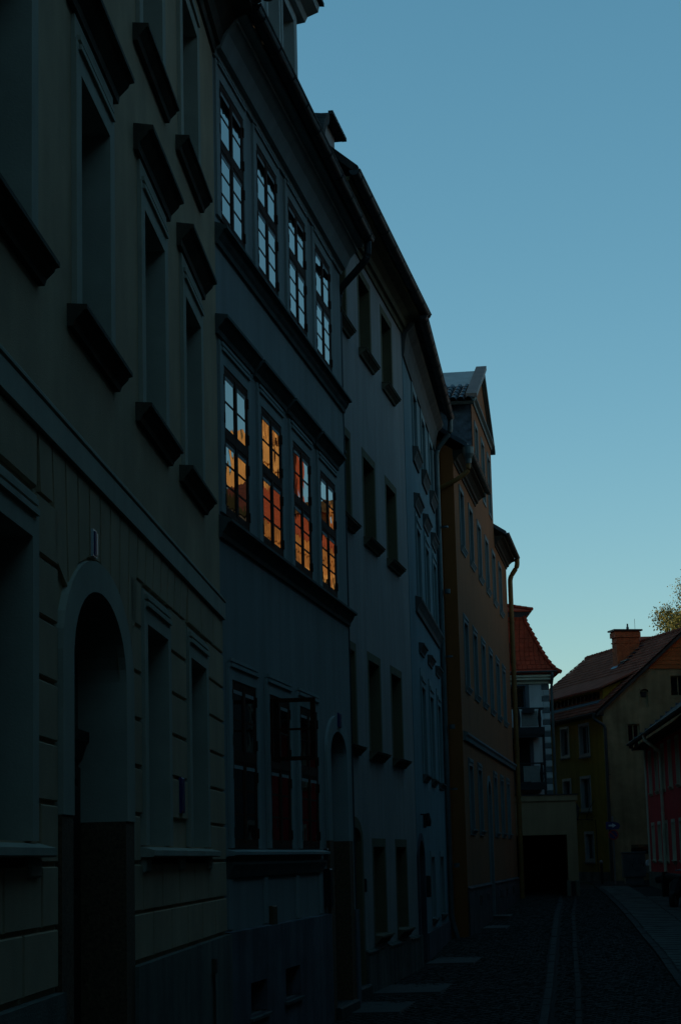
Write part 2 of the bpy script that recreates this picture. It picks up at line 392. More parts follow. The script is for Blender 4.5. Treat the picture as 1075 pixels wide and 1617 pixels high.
def window_set(kind, w, h, o):
    """meshes of one window standing on z=0, centred on x=0; o: options"""
    d = {}
    dep = o.get('depth', 0.24)
    fr = o.get('frame', 'framed')
    fw = o.get('fw', 0.06)
    y0 = dep-0.07
    if kind == 'brown':                       # nearly flush two-leaf casement with small panes
        y0 = o.get('y0', 0.0)
        g = G().inring(-w/2, w/2, 0, h, 0.055, y0, y0+0.09)
        tz = h*0.54
        g.box(-0.045, 0.045, y0-0.004, y0+0.085, 0.055, h-0.055)
        g.box(-w/2+0.055, -0.045, y0-0.003, y0+0.085, tz-0.04, tz+0.04)
        g.box(0.045, w/2-0.055, y0-0.003, y0+0.085, tz-0.04, tz+0.04)
        d['frame'] = [(g, fr)]
        sash, panes, glints = [], [], []
        for sx in (-1, 1):
            a, b = (0.045, w/2-0.055) if sx > 0 else (-w/2+0.055, -0.045)
            for lo, hi, nb in ((0.055, tz-0.04, 3), (tz+0.04, h-0.055, 2)):
                if o.get('open') == (sx, nb): continue
                q = G().inring(a, b, lo, hi, 0.04, y0+0.002, y0+0.06)
                glints.append((G().box(a+0.045, b-0.045, y0+0.004, y0+0.012, hi-0.08, hi-0.042), 'glintgrey'))  # pale strip at the sash top, paints the sky's glint
                zs = [lo+0.04+(hi-lo-0.08)*k/nb for k in range(nb+1)]
                for zz in zs[1:-1]: q.box(a+0.04, b-0.04, y0+0.004, y0+0.055, zz-0.0115, zz+0.0115)
                sash.append((q, fr))
                for k in range(nb):
                    t = random.uniform(-1, 1)*0.0016
                    t2 = random.uniform(-1, 1)*0.0016
                    za, zb = zs[k]+(0.0115 if k else 0), zs[k+1]-(0.0115 if k < nb-1 else 0)
                    x_a, x_b, yy = a+0.04, b-0.04, y0+0.008
                    dx, dzz = (x_b-x_a)*t, (zb-za)*t2
                    panes.append((G().quad((x_a, yy, za), (x_b, yy+dx, za), (x_b, yy+dx+dzz, zb), (x_a, yy+dzz, zb)), o.get('pane', 'pane')))
        d['casement'] = sash
        d['pane'] = panes
        hg = []
        for sx in (-1, 1):
            for zz in (0.16, tz-0.18, tz+0.17, h-0.16):
                hg.append((G().box(sx*(w/2-0.005)-0.022, sx*(w/2-0.005)+0.022, y0-0.014, y0-0.001, zz-0.055, zz+0.055), fr))
        d['hinge'] = hg
        d['sky_glint'] = glints
    else:                                     # recessed window
        g = G().inring(-w/2, w/2, 0, h, fw, y0, y0+0.07)
        tz = h*o.get('transom', 0.68)
        g.box(-0.035, 0.035, y0-0.008, y0+0.06, fw, h-fw)
        g.box(-w/2+fw, -0.035, y0-0.004, y0+0.06, tz-0.03, tz+0.03)
        g.box(0.035, w/2-fw, y0-0.004, y0+0.06, tz-0.03, tz+0.03)
        d['frame'] = [(g, fr)]
        panes = []
        for a, b in ((-w/2+fw, -0.035), (0.035, w/2-fw)):
            for lo, hi in ((fw, tz-0.03), (tz+0.03, h-fw)):
                panes.append((G().quad((a, y0+0.03, lo), (b, y0+0.03, lo), (b, y0+0.03, hi), (a, y0+0.03, hi)), o.get('pane', 'panedull')))
        if o.get('panes', True): d['pane'] = panes
        else:
            q = G()
            for p, _ in panes: q.add(p.v, p.f)
            d['pane'] = [(q, 'panedull')]
    if o.get('surround'):
        sw, pr = o.get('sw', 0.18), o.get('proud', 0.03)
        g = G()
        g.box(-w/2-sw, -w/2, -pr, dep, 0, h); g.box(w/2, w/2+sw, -pr, dep, 0, h)
        g.box(-w/2-sw, w/2+sw, -pr, dep, h, h+sw)
        if o.get('bottom'): g.box(-w/2-sw, w/2+sw, -pr, dep, -sw*0.8, 0)
        else: g.box(-w/2, w/2, 0.004, dep, -0.03, 0)
        if o.get('frieze'):
            fz = o['frieze']
            g.box(-w/2-sw, w/2+sw, -pr*0.7, 0.01, h+sw, h+fz)
            for k, zz in enumerate((h+sw*0.75, h+sw*1.1)):
                g.box(-w/2-sw*0.55, w/2+sw*0.55, -pr-0.022+0.008*k, -pr*0.5, zz, zz+0.035)
        d['surround'] = [(g, o['surround'])]
    if o.get('sill'):
        so_, pr = o.get('so', 0.2), o.get('sp', 0.1)
        th = o.get('sh', 0.28)
        g = G().extr([(0.03, 0.0), (0.03, -th), (-pr*0.3, -th), (-pr*0.4, -th*0.75), (-pr*0.75, -th*0.45), (-pr*0.8, -th*0.32), (-pr, -th*0.28), (-pr, -th*0.08)][::-1], -w/2-so_, w/2+so_)
        d['sill'] = [(g, o['sill'])]
        if o.get('cap'):
            g2 = G().extr([(0.02, 0.012), (-pr-0.015, -th*0.08+0.012), (-pr-0.015, -th*0.08+0.003), (0.02, 0.002)], -w/2-so_-0.01, w/2+so_+0.01)
            d['sill_flashing'] = [(g2, o['cap'])]
    if o.get('hood'):
        hz, hp, hh, ho = o['hood'], o.get('hp', 0.13), o.get('hh', 0.26), o.get('ho', 0.26)
        g = G().extr([(0.02, hz), (-hp*0.25, hz), (-hp*0.3, hz+hh*0.25), (-hp*0.7, hz+hh*0.55), (-hp*0.78, hz+hh*0.68), (-hp, hz+hh*0.72), (-hp, hz+hh*0.88), (0.02, hz+hh)], -w/2-ho, w/2+ho)
        d['hood'] = [(g, o['hoodm'])]
    return {k: [mesh(k, g, m) for g, m in L] for k, L in d.items()}

def put_window(H, W_, xc, zb, label=None, name='window', y=0.0):
    """first mesh of the set is the part; the rest become its sub-parts (shared mesh data)"""
    f = link(name, W_['frame'][0], H.root, (xc, y, zb-H.base), label=label)
    for k, L in W_.items():
        if k == 'frame': continue
        for me in L: link(k, me, f)
    return f

def cornice(H, x0, x1, zb, prof, m, name='cornice'):
    return H.part(name, G().extr([(0.05, zb)]+[(-p, zb+z) for p, z in prof]+[(0.05, zb+prof[-1][1])], x0, x1), m)
def gutter(H, x0, x1, y, z, r, m, name='gutter', end=None):
    g = G()
    n = 9
    pr = [(y+r*math.cos(math.pi+math.pi*k/n), z+r*math.sin(math.pi+math.pi*k/n)) for k in range(n+1)]
    pr += [(y+(r-.012)*math.cos(2*math.pi-math.pi*k/n), z+(r-.012)*math.sin(2*math.pi-math.pi*k/n)) for k in range(n+1)]
    g.extr(pr[::-1], x0, x1)
    for x in (x0, x1-0.01): g.prism([(0, 0)], 0, 0) if False else g.extr([(y+r*math.cos(math.pi+math.pi*k/n), z+r*math.sin(math.pi+math.pi*k/n)) for k in range(n+1)][::-1], x, x+0.01)
    g.tube([(x0, y-r, z), (x1, y-r, z)], 0.014, 6)
    xx = x0+0.3
    while xx < x1:
        g.box(xx-0.012, xx+0.012, y-r-0.004, y+r+0.1, z-0.004, z+0.012)
        g.tube([(xx, y+r*1.03*math.cos(math.pi+math.pi*k/6), z+r*1.03*math.sin(math.pi+math.pi*k/6)) for k in range(7)], 0.008, 4)
        xx += 0.9
    return H.part(name, g, m)
def pipe(H, path, r, m, clips=(), name='downpipe', joints=()):
    # smooth the corners of the path
    P = [Vector(p) for p in path]
    Q = [P[0]]
    for i in range(1, len(P)-1):
        a, b, c = P[i-1], P[i], P[i+1]
        e = min(0.14, (a-b).length*0.45, (c-b).length*0.45)
        p, q = b+(a-b).normalized()*e, b+(c-b).normalized()*e
        for t in (0, .25, .5, .75, 1): Q.append(p*(1-t)**2+b*2*t*(1-t)+q*t*t)
    Q.append(P[-1])
    g = G().tube(Q, r, 12)
    for z in joints: g.tube([(path[-1][0], path[-1][1], z-0.05), (path[-1][0], path[-1][1], z+0.05)], r*1.14, 12)
    for z in clips:
        x, y = path[-1][0], path[-1][1]
        g.tube([(x, y, z-0.02), (x, y, z+0.02)], r*1.25, 12)
        g.box(x-0.012, x+0.012, y, y+0.14, z-0.012, z+0.012)
    return H.part(name, g, m, smooth=False)
def tilecourses(u0, u1, v, dv, t=0.022):
    """list of v-bands for stepped tile courses"""
    n = max(1, int((v)/dv)); return n
def tiled(A, B, Cc, D, n, t=0.035):
    """roof plane A-B (eave) to D-C (ridge) as n overlapping stepped courses"""
    A, B, Cc, D = map(Vector, (A, B, Cc, D))
    nn = (B-A).cross(D-A).normalized()
    g = G()
    for i in range(n):
        a, b = i/n, (i+1)/n+0.15/n
        p, q = A+(D-A)*a, B+(Cc-B)*a
        r, s_ = B+(Cc-B)*min(b, 1), A+(D-A)*min(b, 1)
        up_ = nn*t
        g.add([p, q, q+up_, p+up_, r, s_], ((0, 1, 2, 3), (3, 2, 4, 5)))
    return g

# ------------------------------------------------------------------ ground, road, pavement
def left_x(y):
    return float(np.interp(y, [-20, 0, 20.99, 29.6, 30.4, 37.4, 46.5, 46.7, 65.1, 120], [-3.3, -2.32, -1.27, 0.07, 0.08, 1.25, 2.2, 2.65, 5.32, 5.5]))
CURB = ([-20, 0, 20, 32.5, 40, 50, 59, 64, 72, 80, 110], [0.6, 2.0, 3.75, 5.04, 5.84, 6.79, 7.6, 8.0, 8.6, 9.05, 9.4])
def curb_x(y): return float(np.interp(y, *CURB))
def right_x(y): return 6.44+0.05817*y
def sheet(name, rows, m, z, kind='structure'):
    g = G()
    for y, a, b in rows: g.v += [(a, y, gz(y)+z), (b, y, gz(y)+z)]
    for i in range(len(rows)-1): g.f.append((2*i, 2*i+1, 2*i+3, 2*i+2))
    return link(name, mesh(name, g, m), kind=kind)
sheet('ground', [(y, -3000, 3000) for y in (-200, -100, -40, 0, 5, 10, 15, 20, 25, 30, 37, 45, 52, 60, 66, 72, 76, 80, 90, 100, 125, 150, 400, 3000)], 'terrain', -0.03)
ys = [-20+2.5*k for k in range(53)]
road = sheet('road', [(y, left_x(y)-0.35, curb_x(y)) for y in ys], 'joint', 0.0)
g = G()
for k in range(26, 46):                                          # far part of the road widens to the right round the passage building
    pass
pave = sheet('pavement', [(y, curb_x(y)+0.14, right_x(y)+0.05) for y in ys if y < 74], 'joint', 0.022)
sheet('side_lane', [(y, curb_x(y)+0.14, right_x(74)+14) for y in (74, 76, 78, 80, 82)], 'joint', 0.02)
# kerb stones
for k in range(44):
    y0 = 22+1.2*k
    y1 = y0+1.18
    if y0 > 73: break
    a, b = curb_x(y0), curb_x(y1)
    t = 0.045+random.uniform(-.006, .006)
    g = G().add([(a, y0, gz(y0)-.05), (a+.14, y0, gz(y0)-.05), (b+.14, y1, gz(y1)-.05), (b, y1, gz(y1)-.05),
                 (a+.015, y0, gz(y0)+t), (a+.14, y0, gz(y0)+t), (b+.14, y1, gz(y1)+t), (b+.015, y1, gz(y1)+t)],
                ((4, 5, 6, 7), (0, 4, 7, 3), (1, 2, 6, 5), (0, 1, 5, 4), (3, 7, 6, 2)))
    link('kerb_stone', mesh('kerb_stone', g, 'cobble'), road)
# pavement slabs
sm = []
for k in range(4):
    q = G().bev(-.5, .5, 0, 0, 0, 0, 0) if False else G()
    j = [random.uniform(-.012, .012) for _ in range(8)]
    q.add([(-.49+j[0], -.36, 0), (.49+j[1], -.36, 0), (.49+j[2], .36, 0), (-.49+j[3], .36, 0),
           (-.475+j[0], -.345, .03+j[4]*.3), (.475+j[1], -.345, .03+j[5]*.3), (.475+j[2], .345, .03+j[6]*.3), (-.475+j[3], .345, .03+j[7]*.3)],
          ((4, 5, 6, 7), (0, 1, 5, 4), (1, 2, 6, 5), (2, 3, 7, 6), (3, 0, 4, 7)))
    sm.append(mesh('paving_slab', q, 'slab'))
cnt = 0
y = 30.0
row = 0
while y < 72.5:
    x = curb_x(y)+0.66
    n = 0
    while x < right_x(y)-0.5 and n < 4:
        if x < 0.168*y+0.9:
            o = link('paving_slab', sm[(row*3+n) % 4], pave, (x, y, gz(y)+0.02+random.uniform(0, .006)), math.atan(-0.1)+random.uniform(-.006, .006))
            cnt += 1
        x += 1.0; n += 1
    y += 0.745; row += 1
# long granite gutter stones down the middle of the road
GUT = ([24, 26.5, 32.5, 42.25, 55.5, 63, 70], [2.08, 2.35, 3.01, 4.04, 5.46, 6.35, 7.1])
def gut_x(y): return float(np.interp(y, *GUT))
for k in range(45):
    y0 = 24.0+1.0*k
    y1 = y0+0.97
    for off, wd in ((0, .13), (.46, .10)):
        a, b = gut_x(y0)+off, gut_x(y1)+off
        t = .025+random.uniform(-.006, .008)
        g = G().add([(a, y0, gz(y0)), (a+wd, y0, gz(y0)), (b+wd, y1, gz(y1)), (b, y1, gz(y1)), (a+.012, y0+.012, gz(y0)+t), (a+wd-.012, y0+.012, gz(y0)+t), (b+wd-.012, y1-.012, gz(y1)+t), (b+.012, y1-.012, gz(y1)+t)],
                    ((4, 5, 6, 7), (0, 1, 5, 4), (1, 2, 6, 5), (2, 3, 7, 6), (3, 0, 4, 7)))
        link('gutter_stone', mesh('gutter_stone', g, 'gstone' if off == 0 else 'gstone2'), road)
# cobbles
def cob(g, x, y, z, a, b, h):
    j = lambda s: random.uniform(-s, s)
    g.add([(x-a/2+j(.008), y-b/2+j(.008), z), (x+a/2+j(.008), y-b/2+j(.008), z), (x+a/2+j(.008), y+b/2+j(.008), z), (x-a/2+j(.008), y+b/2+j(.008), z),
           (x-a*.33, y-b*.33, z+h+j(.005)), (x+a*.33, y-b*.33, z+h+j(.005)), (x+a*.33, y+b*.33, z+h+j(.005)), (x-a*.33, y+b*.33, z+h+j(.005))],
          ((4, 5, 6, 7), (0, 1, 5, 4), (1, 2, 6, 5), (2, 3, 7, 6), (3, 0, 4, 7)))
cm = []
for k in range(8):
    q = G(); cob(q, 0, 0, 0, random.uniform(.11, .135), random.uniform(.105, .13), .024+.004*random.random()); cm.append(mesh('cobblestone', q, 'cobble'))
bulk = G()
near = 0
y, row = 25.3, 0
while y < 71.0:
    a, b = left_x(y)-.05, curb_x(y)-.04
    x = a+(row % 2)*.07
    while x < b:
        gx = gut_x(y)
        if not (gx-.06 < x < gx+.23 or gx+.42 < x < gx+.6):
            xx, yy = x+random.uniform(-.012, .012), y+.02*math.sin(x*2.1)+random.uniform(-.01, .01)
            px = 537+xx/yy*3200
            if near < 300 and 600 < px < 1090 and y > 25.7:
                link('cobblestone', cm[random.randrange(8)], road, (xx, yy, gz(yy)), random.uniform(-.1, .1)); near += 1
            else:
                cob(bulk, xx, yy, gz(yy), random.uniform(.11, .135), random.uniform(.105, .13), .022+.008*random.random())
        x += .14
    y += .14; row += 1
link('cobbles', mesh('cobbles', bulk, 'cobble'), road, kind='stuff')

# ------------------------------------------------------------------ the left-hand row
def rsub(G_): return G_
# --- 1: sage-cream house with rusticated ground floor
H1 = House('rendered_house', 'sage cream rendered house nearest on the left with grooved ground floor and arched doorway', (-1.2736, 20.992), (0.04979, 0.99876), -2.35)
cols = (-13.05, -10.4, -7.63, -4.8, -2.25)
gcols = (-13.0, -10.4, -4.9, -2.25)
X0, X1 = -15.0, -0.02
ops = [(c-.575, c+.575, 3.52, 5.18) for c in cols]+[(c-.575, c+.575, 6.62, 8.2) for c in cols]+[(c-.575, c+.575, .14, 1.82) for c in gcols]+[(-8.6, -6.57, -2.4, 1.78, .5)]
H1.part('facade', G().wall(X0, X1, -2.6, 9.3, ops), 'b1')
H1.body(X0, X1, 9.0, -2.6, 9.3, 'b1', 3.4)
H1.roof(X0-.1, X1+.1, 9.0, .62, 9.36, R(40), 'tiledark')
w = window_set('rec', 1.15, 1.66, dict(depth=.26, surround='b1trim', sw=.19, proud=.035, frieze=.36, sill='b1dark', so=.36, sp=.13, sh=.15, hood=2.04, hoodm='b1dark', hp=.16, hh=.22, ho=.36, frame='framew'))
for c in cols: put_window(H1, w, c, 3.52)
w = window_set('rec', 1.15, 1.58, dict(depth=.26, surround='b1trim', sw=.19, proud=.035, frieze=.3, sill='b1dark', so=.36, sp=.13, sh=.15, frame='framew'))
for c in cols: put_window(H1, w, c, 6.62)
w = window_set('rec', 1.15, 1.68, dict(depth=.26, surround='b1trim', sw=.17, proud=.045, frieze=.26, frame='framew'))
for c in gcols: put_window(H1, w, c, .14)
for a, b in ((-5.75, -1.35), (-13.9, -9.52)):
    H1.part('window_ledge', G().extr([(.02, .05), (-.11, .05), (-.12, .06), (-.12, .10), (-.02, .128), (.02, .13)][::-1], a, b), 'b1trim')
    n = 3
    for k in range(n):
        x = a+.05+(b-a-.42)*k/(n-1)
        H1.part('ledge_bracket', G().bev(x, x+.3, -.05, .01, -.06, .048, .012), 'b1trim')
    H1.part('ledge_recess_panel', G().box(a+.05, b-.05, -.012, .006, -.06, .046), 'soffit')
# grooved blocks of the ground floor
bl = [0, 0]
def blk(x0, x1, z0, z1):
    if x1-x0 < .06: return
    H1.part('rusticated_block', G().bev(x0+.022, x1-.022, -.026, .0, z0+.012, z1-.012, .008), 'b1')
zc = [-.70, -.35, .01, .36, .71, 1.06, 1.41, 1.76, 2.12]
free = {}
for i, (za, zb_) in enumerate(zip(zc[:-1], zc[1:])):
    if za >= .0 and zb_ <= 2.13:
        segs = [(-14.9, -13.78), (-12.22, -11.18), (-9.62, -8.98), (-6.2, -5.66), (-4.14, -3.02), (-1.48, -.03)]
        if za > 1.9: segs = [(-14.9, -8.98), (-6.2, -.03)]
        if za < .02: segs = [(-9.5, -8.98), (-6.2, -5.78), (-1.33, -.03)]
    else: segs = [(-14.9, -8.98), (-6.2, -.03)]
    for a, b in segs:
        n = max(1, round((b-a)/1.05))
        st = (b-a)/n
        sh = .5*st if (i % 2 and n > 1) else 0
        e = [a]+[a+st*k+sh for k in range(0 if sh else 1, n+(0 if not sh else 0))]+[b]
        e = sorted(set(round(v, 4) for v in e if a <= v <= b))
        for p, q in zip(e[:-1], e[1:]): blk(p, q, za, zb_)
def arch_top(x):                                                  # outer edge of the doorway surround
    u = (x+7.585)/1.39
    return 1.28+.70*math.sqrt(max(0, 1-u*u)) if abs(u) < 1 else -9
k = 0
xs = [-9.6+.42*k for k in range(17)]
H1.part('rusticated_block', G().bev(-14.9, -9.62, -.026, 0, 2.132, 2.47, .012), 'b1')
for p, q in zip(xs[:-1], xs[1:]):                                 # slightly fanned voussoirs over the door
    f = lambda x, z: x+(x+7.58)*(z-2.47)*.10
    lo = max(2.13 if (q < -9.05 or p > -6.05) else 0, arch_top(p)+.02, arch_top(q)+.02)
    lo = max(lo, 1.3) if not (q < -9.05 or p > -6.05) else 2.13
    lo_p = max(arch_top(p), 1.78 if p < -8.9 or p > -6.2 else 0)+.03 if lo < 2.12 else 2.132
    lo_q = max(arch_top(q), 1.78 if q < -8.9 or q > -6.2 else 0)+.03 if lo < 2.12 else 2.132
    H1.part('voussoir', G().prism([(f(p, lo_p)+.024, lo_p), (f(q, lo_q)-.024, lo_q), (q-.024, 2.47), (p+.024, 2.47)], -.026, 0), 'b1')
x = xs[-1]
while x < -.1:
    e = min(x+.98, -.03)
    H1.part('rusticated_block', G().bev(x+.024, e-.024, -.026, 0, 2.132, 2.47, .008), 'b1'); x = e
H1.part('string_course', G().extr([(.02, 2.48), (-.055, 2.48), (-.055, 2.645), (-.047, 2.65), (-.047, 2.658), (-.064, 2.665), (-.064, 2.682), (-.05, 2.69), (-.05, 2.70), (-.02, 2.74), (.02, 2.75)][::-1], X0, X1+.0), 'b1trim')
H1.part('plinth', G().box(X0, -8.97, -.07, .01, -2.6, -.72), 'b1plinth')
H1.part('plinth', G().box(-6.22, X1, -.07, .01, -2.6, -.72), 'b1plinth')
H1.part('door_surround', G().archring(-8.6, -6.57, .3, 1.78, .5, .36, -.05, .34, .2), 'b1trim')
H1.part('door_jamb', G().box(-8.96, -8.59, -.04, .34, -2.5, .298), 'granite'); H1.part('door_jamb', G().box(-6.58, -6.2, -.04, .34, -2.5, .298), 'granite')
dr = H1.part('door', G().box(-8.62, -6.55, .3, .36, -2.5, 1.85), 'doorwood')
for sx in (-1, 1):
    g = G()
    a, b = (-8.55, -7.61) if sx < 0 else (-7.56, -6.62)
    for lo, hi in ((-2.3, -1.4), (-1.3, -.2), (-.1, .55)): g.bev(a+.1, b-.1, .265, .3, lo, hi, .02)
    g.inring(a, b, -2.42, .68, .085, .275, .302)
    H1.part('door_leaf', g, 'doorwood', parent=dr)
H1.part('transom', G().extr([(.3, .72), (.27, .74), (.24, .84), (.22, .86), (.22, .93), (.3, .95)][::-1], -8.6, -6.57), 'doorwood', parent=dr)
g = G()
for k in range(1, 6): g.tube([(-7.585, .285, .98), (-7.585+1.0*math.cos(math.pi*k/6), .285, .98+.72*math.sin(math.pi*k/6))], .014, 5)
g.tube([(-7.585+.45*math.cos(math.pi*k/10), .285, .98+.34*math.sin(math.pi*k/10)) for k in range(11)], .016, 5)
H1.part('fanlight_bars', g, 'steel', parent=dr)
H1.part('fanlight_glass', G().quad((-8.55, .292, .97), (-6.62, .292, .97), (-6.62, .292, 1.72), (-8.55, .292, 1.72)), 'panedull', parent=dr)
H1.part('door_handle', G().tube([(-7.66, .2, -1.25), (-7.66, .2, -1.05)], .018, 8).tube([(-7.66, .2, -1.22), (-7.66, .27, -1.22)], .012, 6).tube([(-7.66, .2, -1.08), (-7.66, .27, -1.08)], .012, 6), 'galv', parent=dr)
H1.part('doorstep', G().bev(-8.9, -6.25, -.22, .3, -2.5, -2.2, .02), 'granite')
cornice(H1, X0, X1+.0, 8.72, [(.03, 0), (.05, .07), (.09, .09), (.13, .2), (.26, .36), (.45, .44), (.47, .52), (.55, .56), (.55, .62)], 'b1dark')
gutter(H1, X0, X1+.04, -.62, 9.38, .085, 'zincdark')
# plaque, bell panel, notice, boiler vent
g = G()
for k in range(8):
    t0, t1 = -1+k/4, -1+(k+1)/4
    g.box(-7.86+.13*k/8, -7.86+.13*(k+1)/8, -.03-.02*(1-t0*t0), -.02, 2.01, 2.17)
n1 = H1.part('number_plaque', g, 'signblue')
H1.part('plaque_rim', G().inring(-7.868, -7.722, 2.0, 2.18, .009, -.042, -.02), 'signwhite', parent=n1)
H1.part('plaque_field', G().box(-7.775, -7.74, -.052, -.03, 2.02, 2.16), 'signwhite', parent=n1)
H1.part('bell_plate', G().bev(-3.62, -3.42, -.05, -.02, .42, .72, .008), 'signblue')
H1.part('notice_in_window', G().box(-2.7, -2.52, .10, .115, .62, .98), 'wood')
H1.part('cable', G().tube([(-1.75, -.085, -.92), (-1.75, -.085, -1.05), (-1.72, -.085, -1.2), (-1.73, -.085, -1.7), (-1.62, -.085, -1.9)], .012, 6).bev(-1.8, -1.66, -.11, -.06, -1.02, -.88, .01), 'b1dark')
for a in (-1.62, -4.2): H1.part('cellar_window', G().inring(a, a+.62, -2.15, -1.78, .05, -.085, -.05).quad((a+.05, -.074, -2.1), (a+.57, -.074, -2.1), (a+.57, -.074, -1.83), (a+.05, -.074, -1.83)), 'framed')

# --- 2: blue-grey house with brown casements
H2 = House('rendered_house', 'blue grey rendered house with dark brown small paned casements and one leaf swung open', (-1.2736, 20.992), (0.15488, 0.98793), -2.3)
X0, X1 = -.02, 8.68
cx2 = (.85, 2.89, 4.93, 6.98)
gx2 = (1.03, 3.07, 5.03)
WW = 1.27
ops = [(c-WW/2, c+WW/2, 6.9, 8.5) for c in cx2]+[(c-WW/2, c+WW/2, 3.64, 5.27) for c in cx2]+[(c-WW/2, c+WW/2, .14, 1.9) for c in gx2]+[(6.62, 8.0, -2.4, 1.74, .32)]
ops += [(.95, 1.83, -1.6, -1.27), (2.93, 3.88, -1.57, -1.23)]
H2.part('facade', G().wall(X0, X1, -2.6, 9.0, ops), 'b2')
H2.body(X0, X1, 9.0, -2.6, 9.0, 'b2', 3.6)
H2.roof(X0-.05, X1, 9.0, .48, 9.2, R(42), 'tiledark')
W2 = window_set('brown', WW, 1.6, dict(frame='brown', surround='b2trim', sw=.18, proud=.028, frieze=.17, depth=.09, y0=-.02))
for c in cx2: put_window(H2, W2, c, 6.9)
for c in cx2:                                                     # first floor: every window has its own slightly tilted panes
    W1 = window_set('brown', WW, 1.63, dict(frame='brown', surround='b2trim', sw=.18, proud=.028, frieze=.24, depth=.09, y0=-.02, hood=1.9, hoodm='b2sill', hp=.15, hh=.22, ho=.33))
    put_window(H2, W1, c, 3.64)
for i, c in enumerate(gx2):
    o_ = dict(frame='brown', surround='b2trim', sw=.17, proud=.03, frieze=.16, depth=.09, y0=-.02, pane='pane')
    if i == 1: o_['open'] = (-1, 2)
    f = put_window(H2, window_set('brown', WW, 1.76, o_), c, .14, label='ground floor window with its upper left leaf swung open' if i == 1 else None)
    if i == 1:
        # opened leaf, hinged on the left jamb, standing square to the wall
        tz, a = 1.76*.54, -WW/2+.05
        lo, hi, wd = tz+.04, 1.76-.055, .545
        q = G()
        q.box(a, a+.045, -wd, -.0, lo, lo+.045); q.box(a, a+.045, -wd, -.0, hi-.045, hi)
        q.box(a, a+.045, -.05, 0, lo+.045, hi-.045); q.box(a, a+.045, -wd, -wd+.055, lo+.045, hi-.045)
        q.box(a+.008, a+.037, -wd+.055, -.05, (lo+hi)/2-.012, (lo+hi)/2+.012)
        link('open_casement', mesh('open_casement', q, 'brown'), f)
        for zz0, zz1 in ((lo+.045, (lo+hi)/2-.012), ((lo+hi)/2+.012, hi-.045)):
            link('pane', mesh('pane', G().quad((a+.022, -.05, zz0), (a+.022, -wd+.055, zz0), (a+.022, -wd+.055, zz1), (a+.022, -.05, zz1)), 'glass'), f)
        # dark inner box behind the gap
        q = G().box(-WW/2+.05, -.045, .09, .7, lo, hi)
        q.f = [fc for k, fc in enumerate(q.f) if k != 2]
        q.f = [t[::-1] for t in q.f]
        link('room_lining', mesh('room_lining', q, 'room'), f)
SP = [(.03, 0.05), (.03, -.2), (-.03, -.2), (-.04, -.15), (-.07, -.11), (-.09, -.07), (-.095, -.05), (-.14, -.04), (-.14, -.01)][::-1]
for zt, nm in ((6.76, 'sill_band'), (3.56, 'sill_band')):
    H2.part(nm, G().extr([(y, zt+z) for y, z in SP], X0, X1+.03), 'b2sill')
lg = H2.part('window_ledge', G().extr([(.02, .05), (-.09, .06), (-.12, .07), (-.12, .10), (-.02, .125), (.02, .125)][::-1], .02, 5.9), 'b2trim')
H2.part('ledge_moulding', G().extr([(.02, -.16), (-.03, -.16), (-.05, -.1), (-.08, -.03), (-.08, -.002), (.02, -.002)][::-1], .1, 5.84), 'b2sill', parent=lg)
for x in (.12, 2.0, 3.95, 5.62): H2.part('apron_strip', G().box(x, x+.2, -.02, .004, -.68, -.17), 'b2trim')
H2.part('plinth', G().wall(X0, 6.28, -2.6, -.71, [(.95, 1.83, -1.6, -1.27), (2.93, 3.88, -1.57, -1.23)], -.06).quad((6.28, -.06, -2.6), (6.28, .01, -2.6), (6.28, .01, -.71), (6.28, -.06, -.71)).quad((X0, -.06, -.71), (6.28, -.06, -.71), (6.28, .01, -.70), (X0, .01, -.70)), 'b2plinth')
H2.part('plinth', G().box(8.36, X1, -.06, .01, -2.6, -.71), 'b2plinth')
for a, b, z0, z1 in ((.95, 1.83, -1.6, -1.27), (2.93, 3.88, -1.57, -1.23)):
    c = H2.part('cellar_window', G().inring(a, b, z0, z1, .05, .12, .17), 'framed')
    H2.part('reveal', G().box(a-.03, a, -.058, .2, z0, z1).box(b, b+.03, -.058, .2, z0, z1).box(a-.03, b+.03, -.058, .2, z1, z1+.03), 'b2plinth', parent=c)
    H2.part('pane', G().quad((a, .15, z0), (b, .15, z0), (b, .15, z1), (a, .15, z1)), 'panedull', parent=c)
    H2.part('sill', G().extr([(.2, z0), (-.1, z0-.03), (-.1, z0-.06), (.2, z0-.06)], a-.08, b+.08), 'b2sill', parent=c)
H2.part('door_surround', G().archring(6.62, 8.0, .25, 1.74, .32, .3, -.04, .34, .22), 'b2trim')
H2.part('door_jamb', G().box(6.32, 6.63, -.045, .34, -2.4, .248), 'granite'); H2.part('door_jamb', G().box(7.99, 8.32, -.045, .34, -2.4, .248), 'granite')
dr = H2.part('door', G().box(6.6, 8.02, .3, .36, -2.0, 1.8), 'doorwood')
for a, b in ((6.66, 7.29), (7.33, 7.96)):
    g = G().inring(a, b, -1.95, .7, .07, .28, .302)
    for lo, hi in ((-1.8, -1.0), (-.9, -.1), (0, .6)): g.bev(a+.1, b-.1, .27, .3, lo, hi, .015)
    H2.part('door_leaf', g, 'doorwood', parent=dr)
H2.part('transom', G().box(6.62, 8.0, .2, .31, .74, .86), 'doorwood', parent=dr)
H2.part('doorstep', G().bev(6.5, 8.15, -.12, .35, -2.4, -1.93, .02), 'step')
H2.part('number_plate', G().bev(7.22, 7.42, -.07, -.04, 1.80, 2.0, .006), 'signblue')
bx = H2.part('gas_box', G().bev(2.28, 2.56, -.05, 0, -.72, -.5, .01), 'wood')
H2.part('letter_box', G().bev(6.02, 6.22, -.09, 0, -.62, -.12, .012), 'steel')
H2.part('bell_plate', G().bev(6.06, 6.2, -.05, 0, -.02, .14, .008), 'steel')
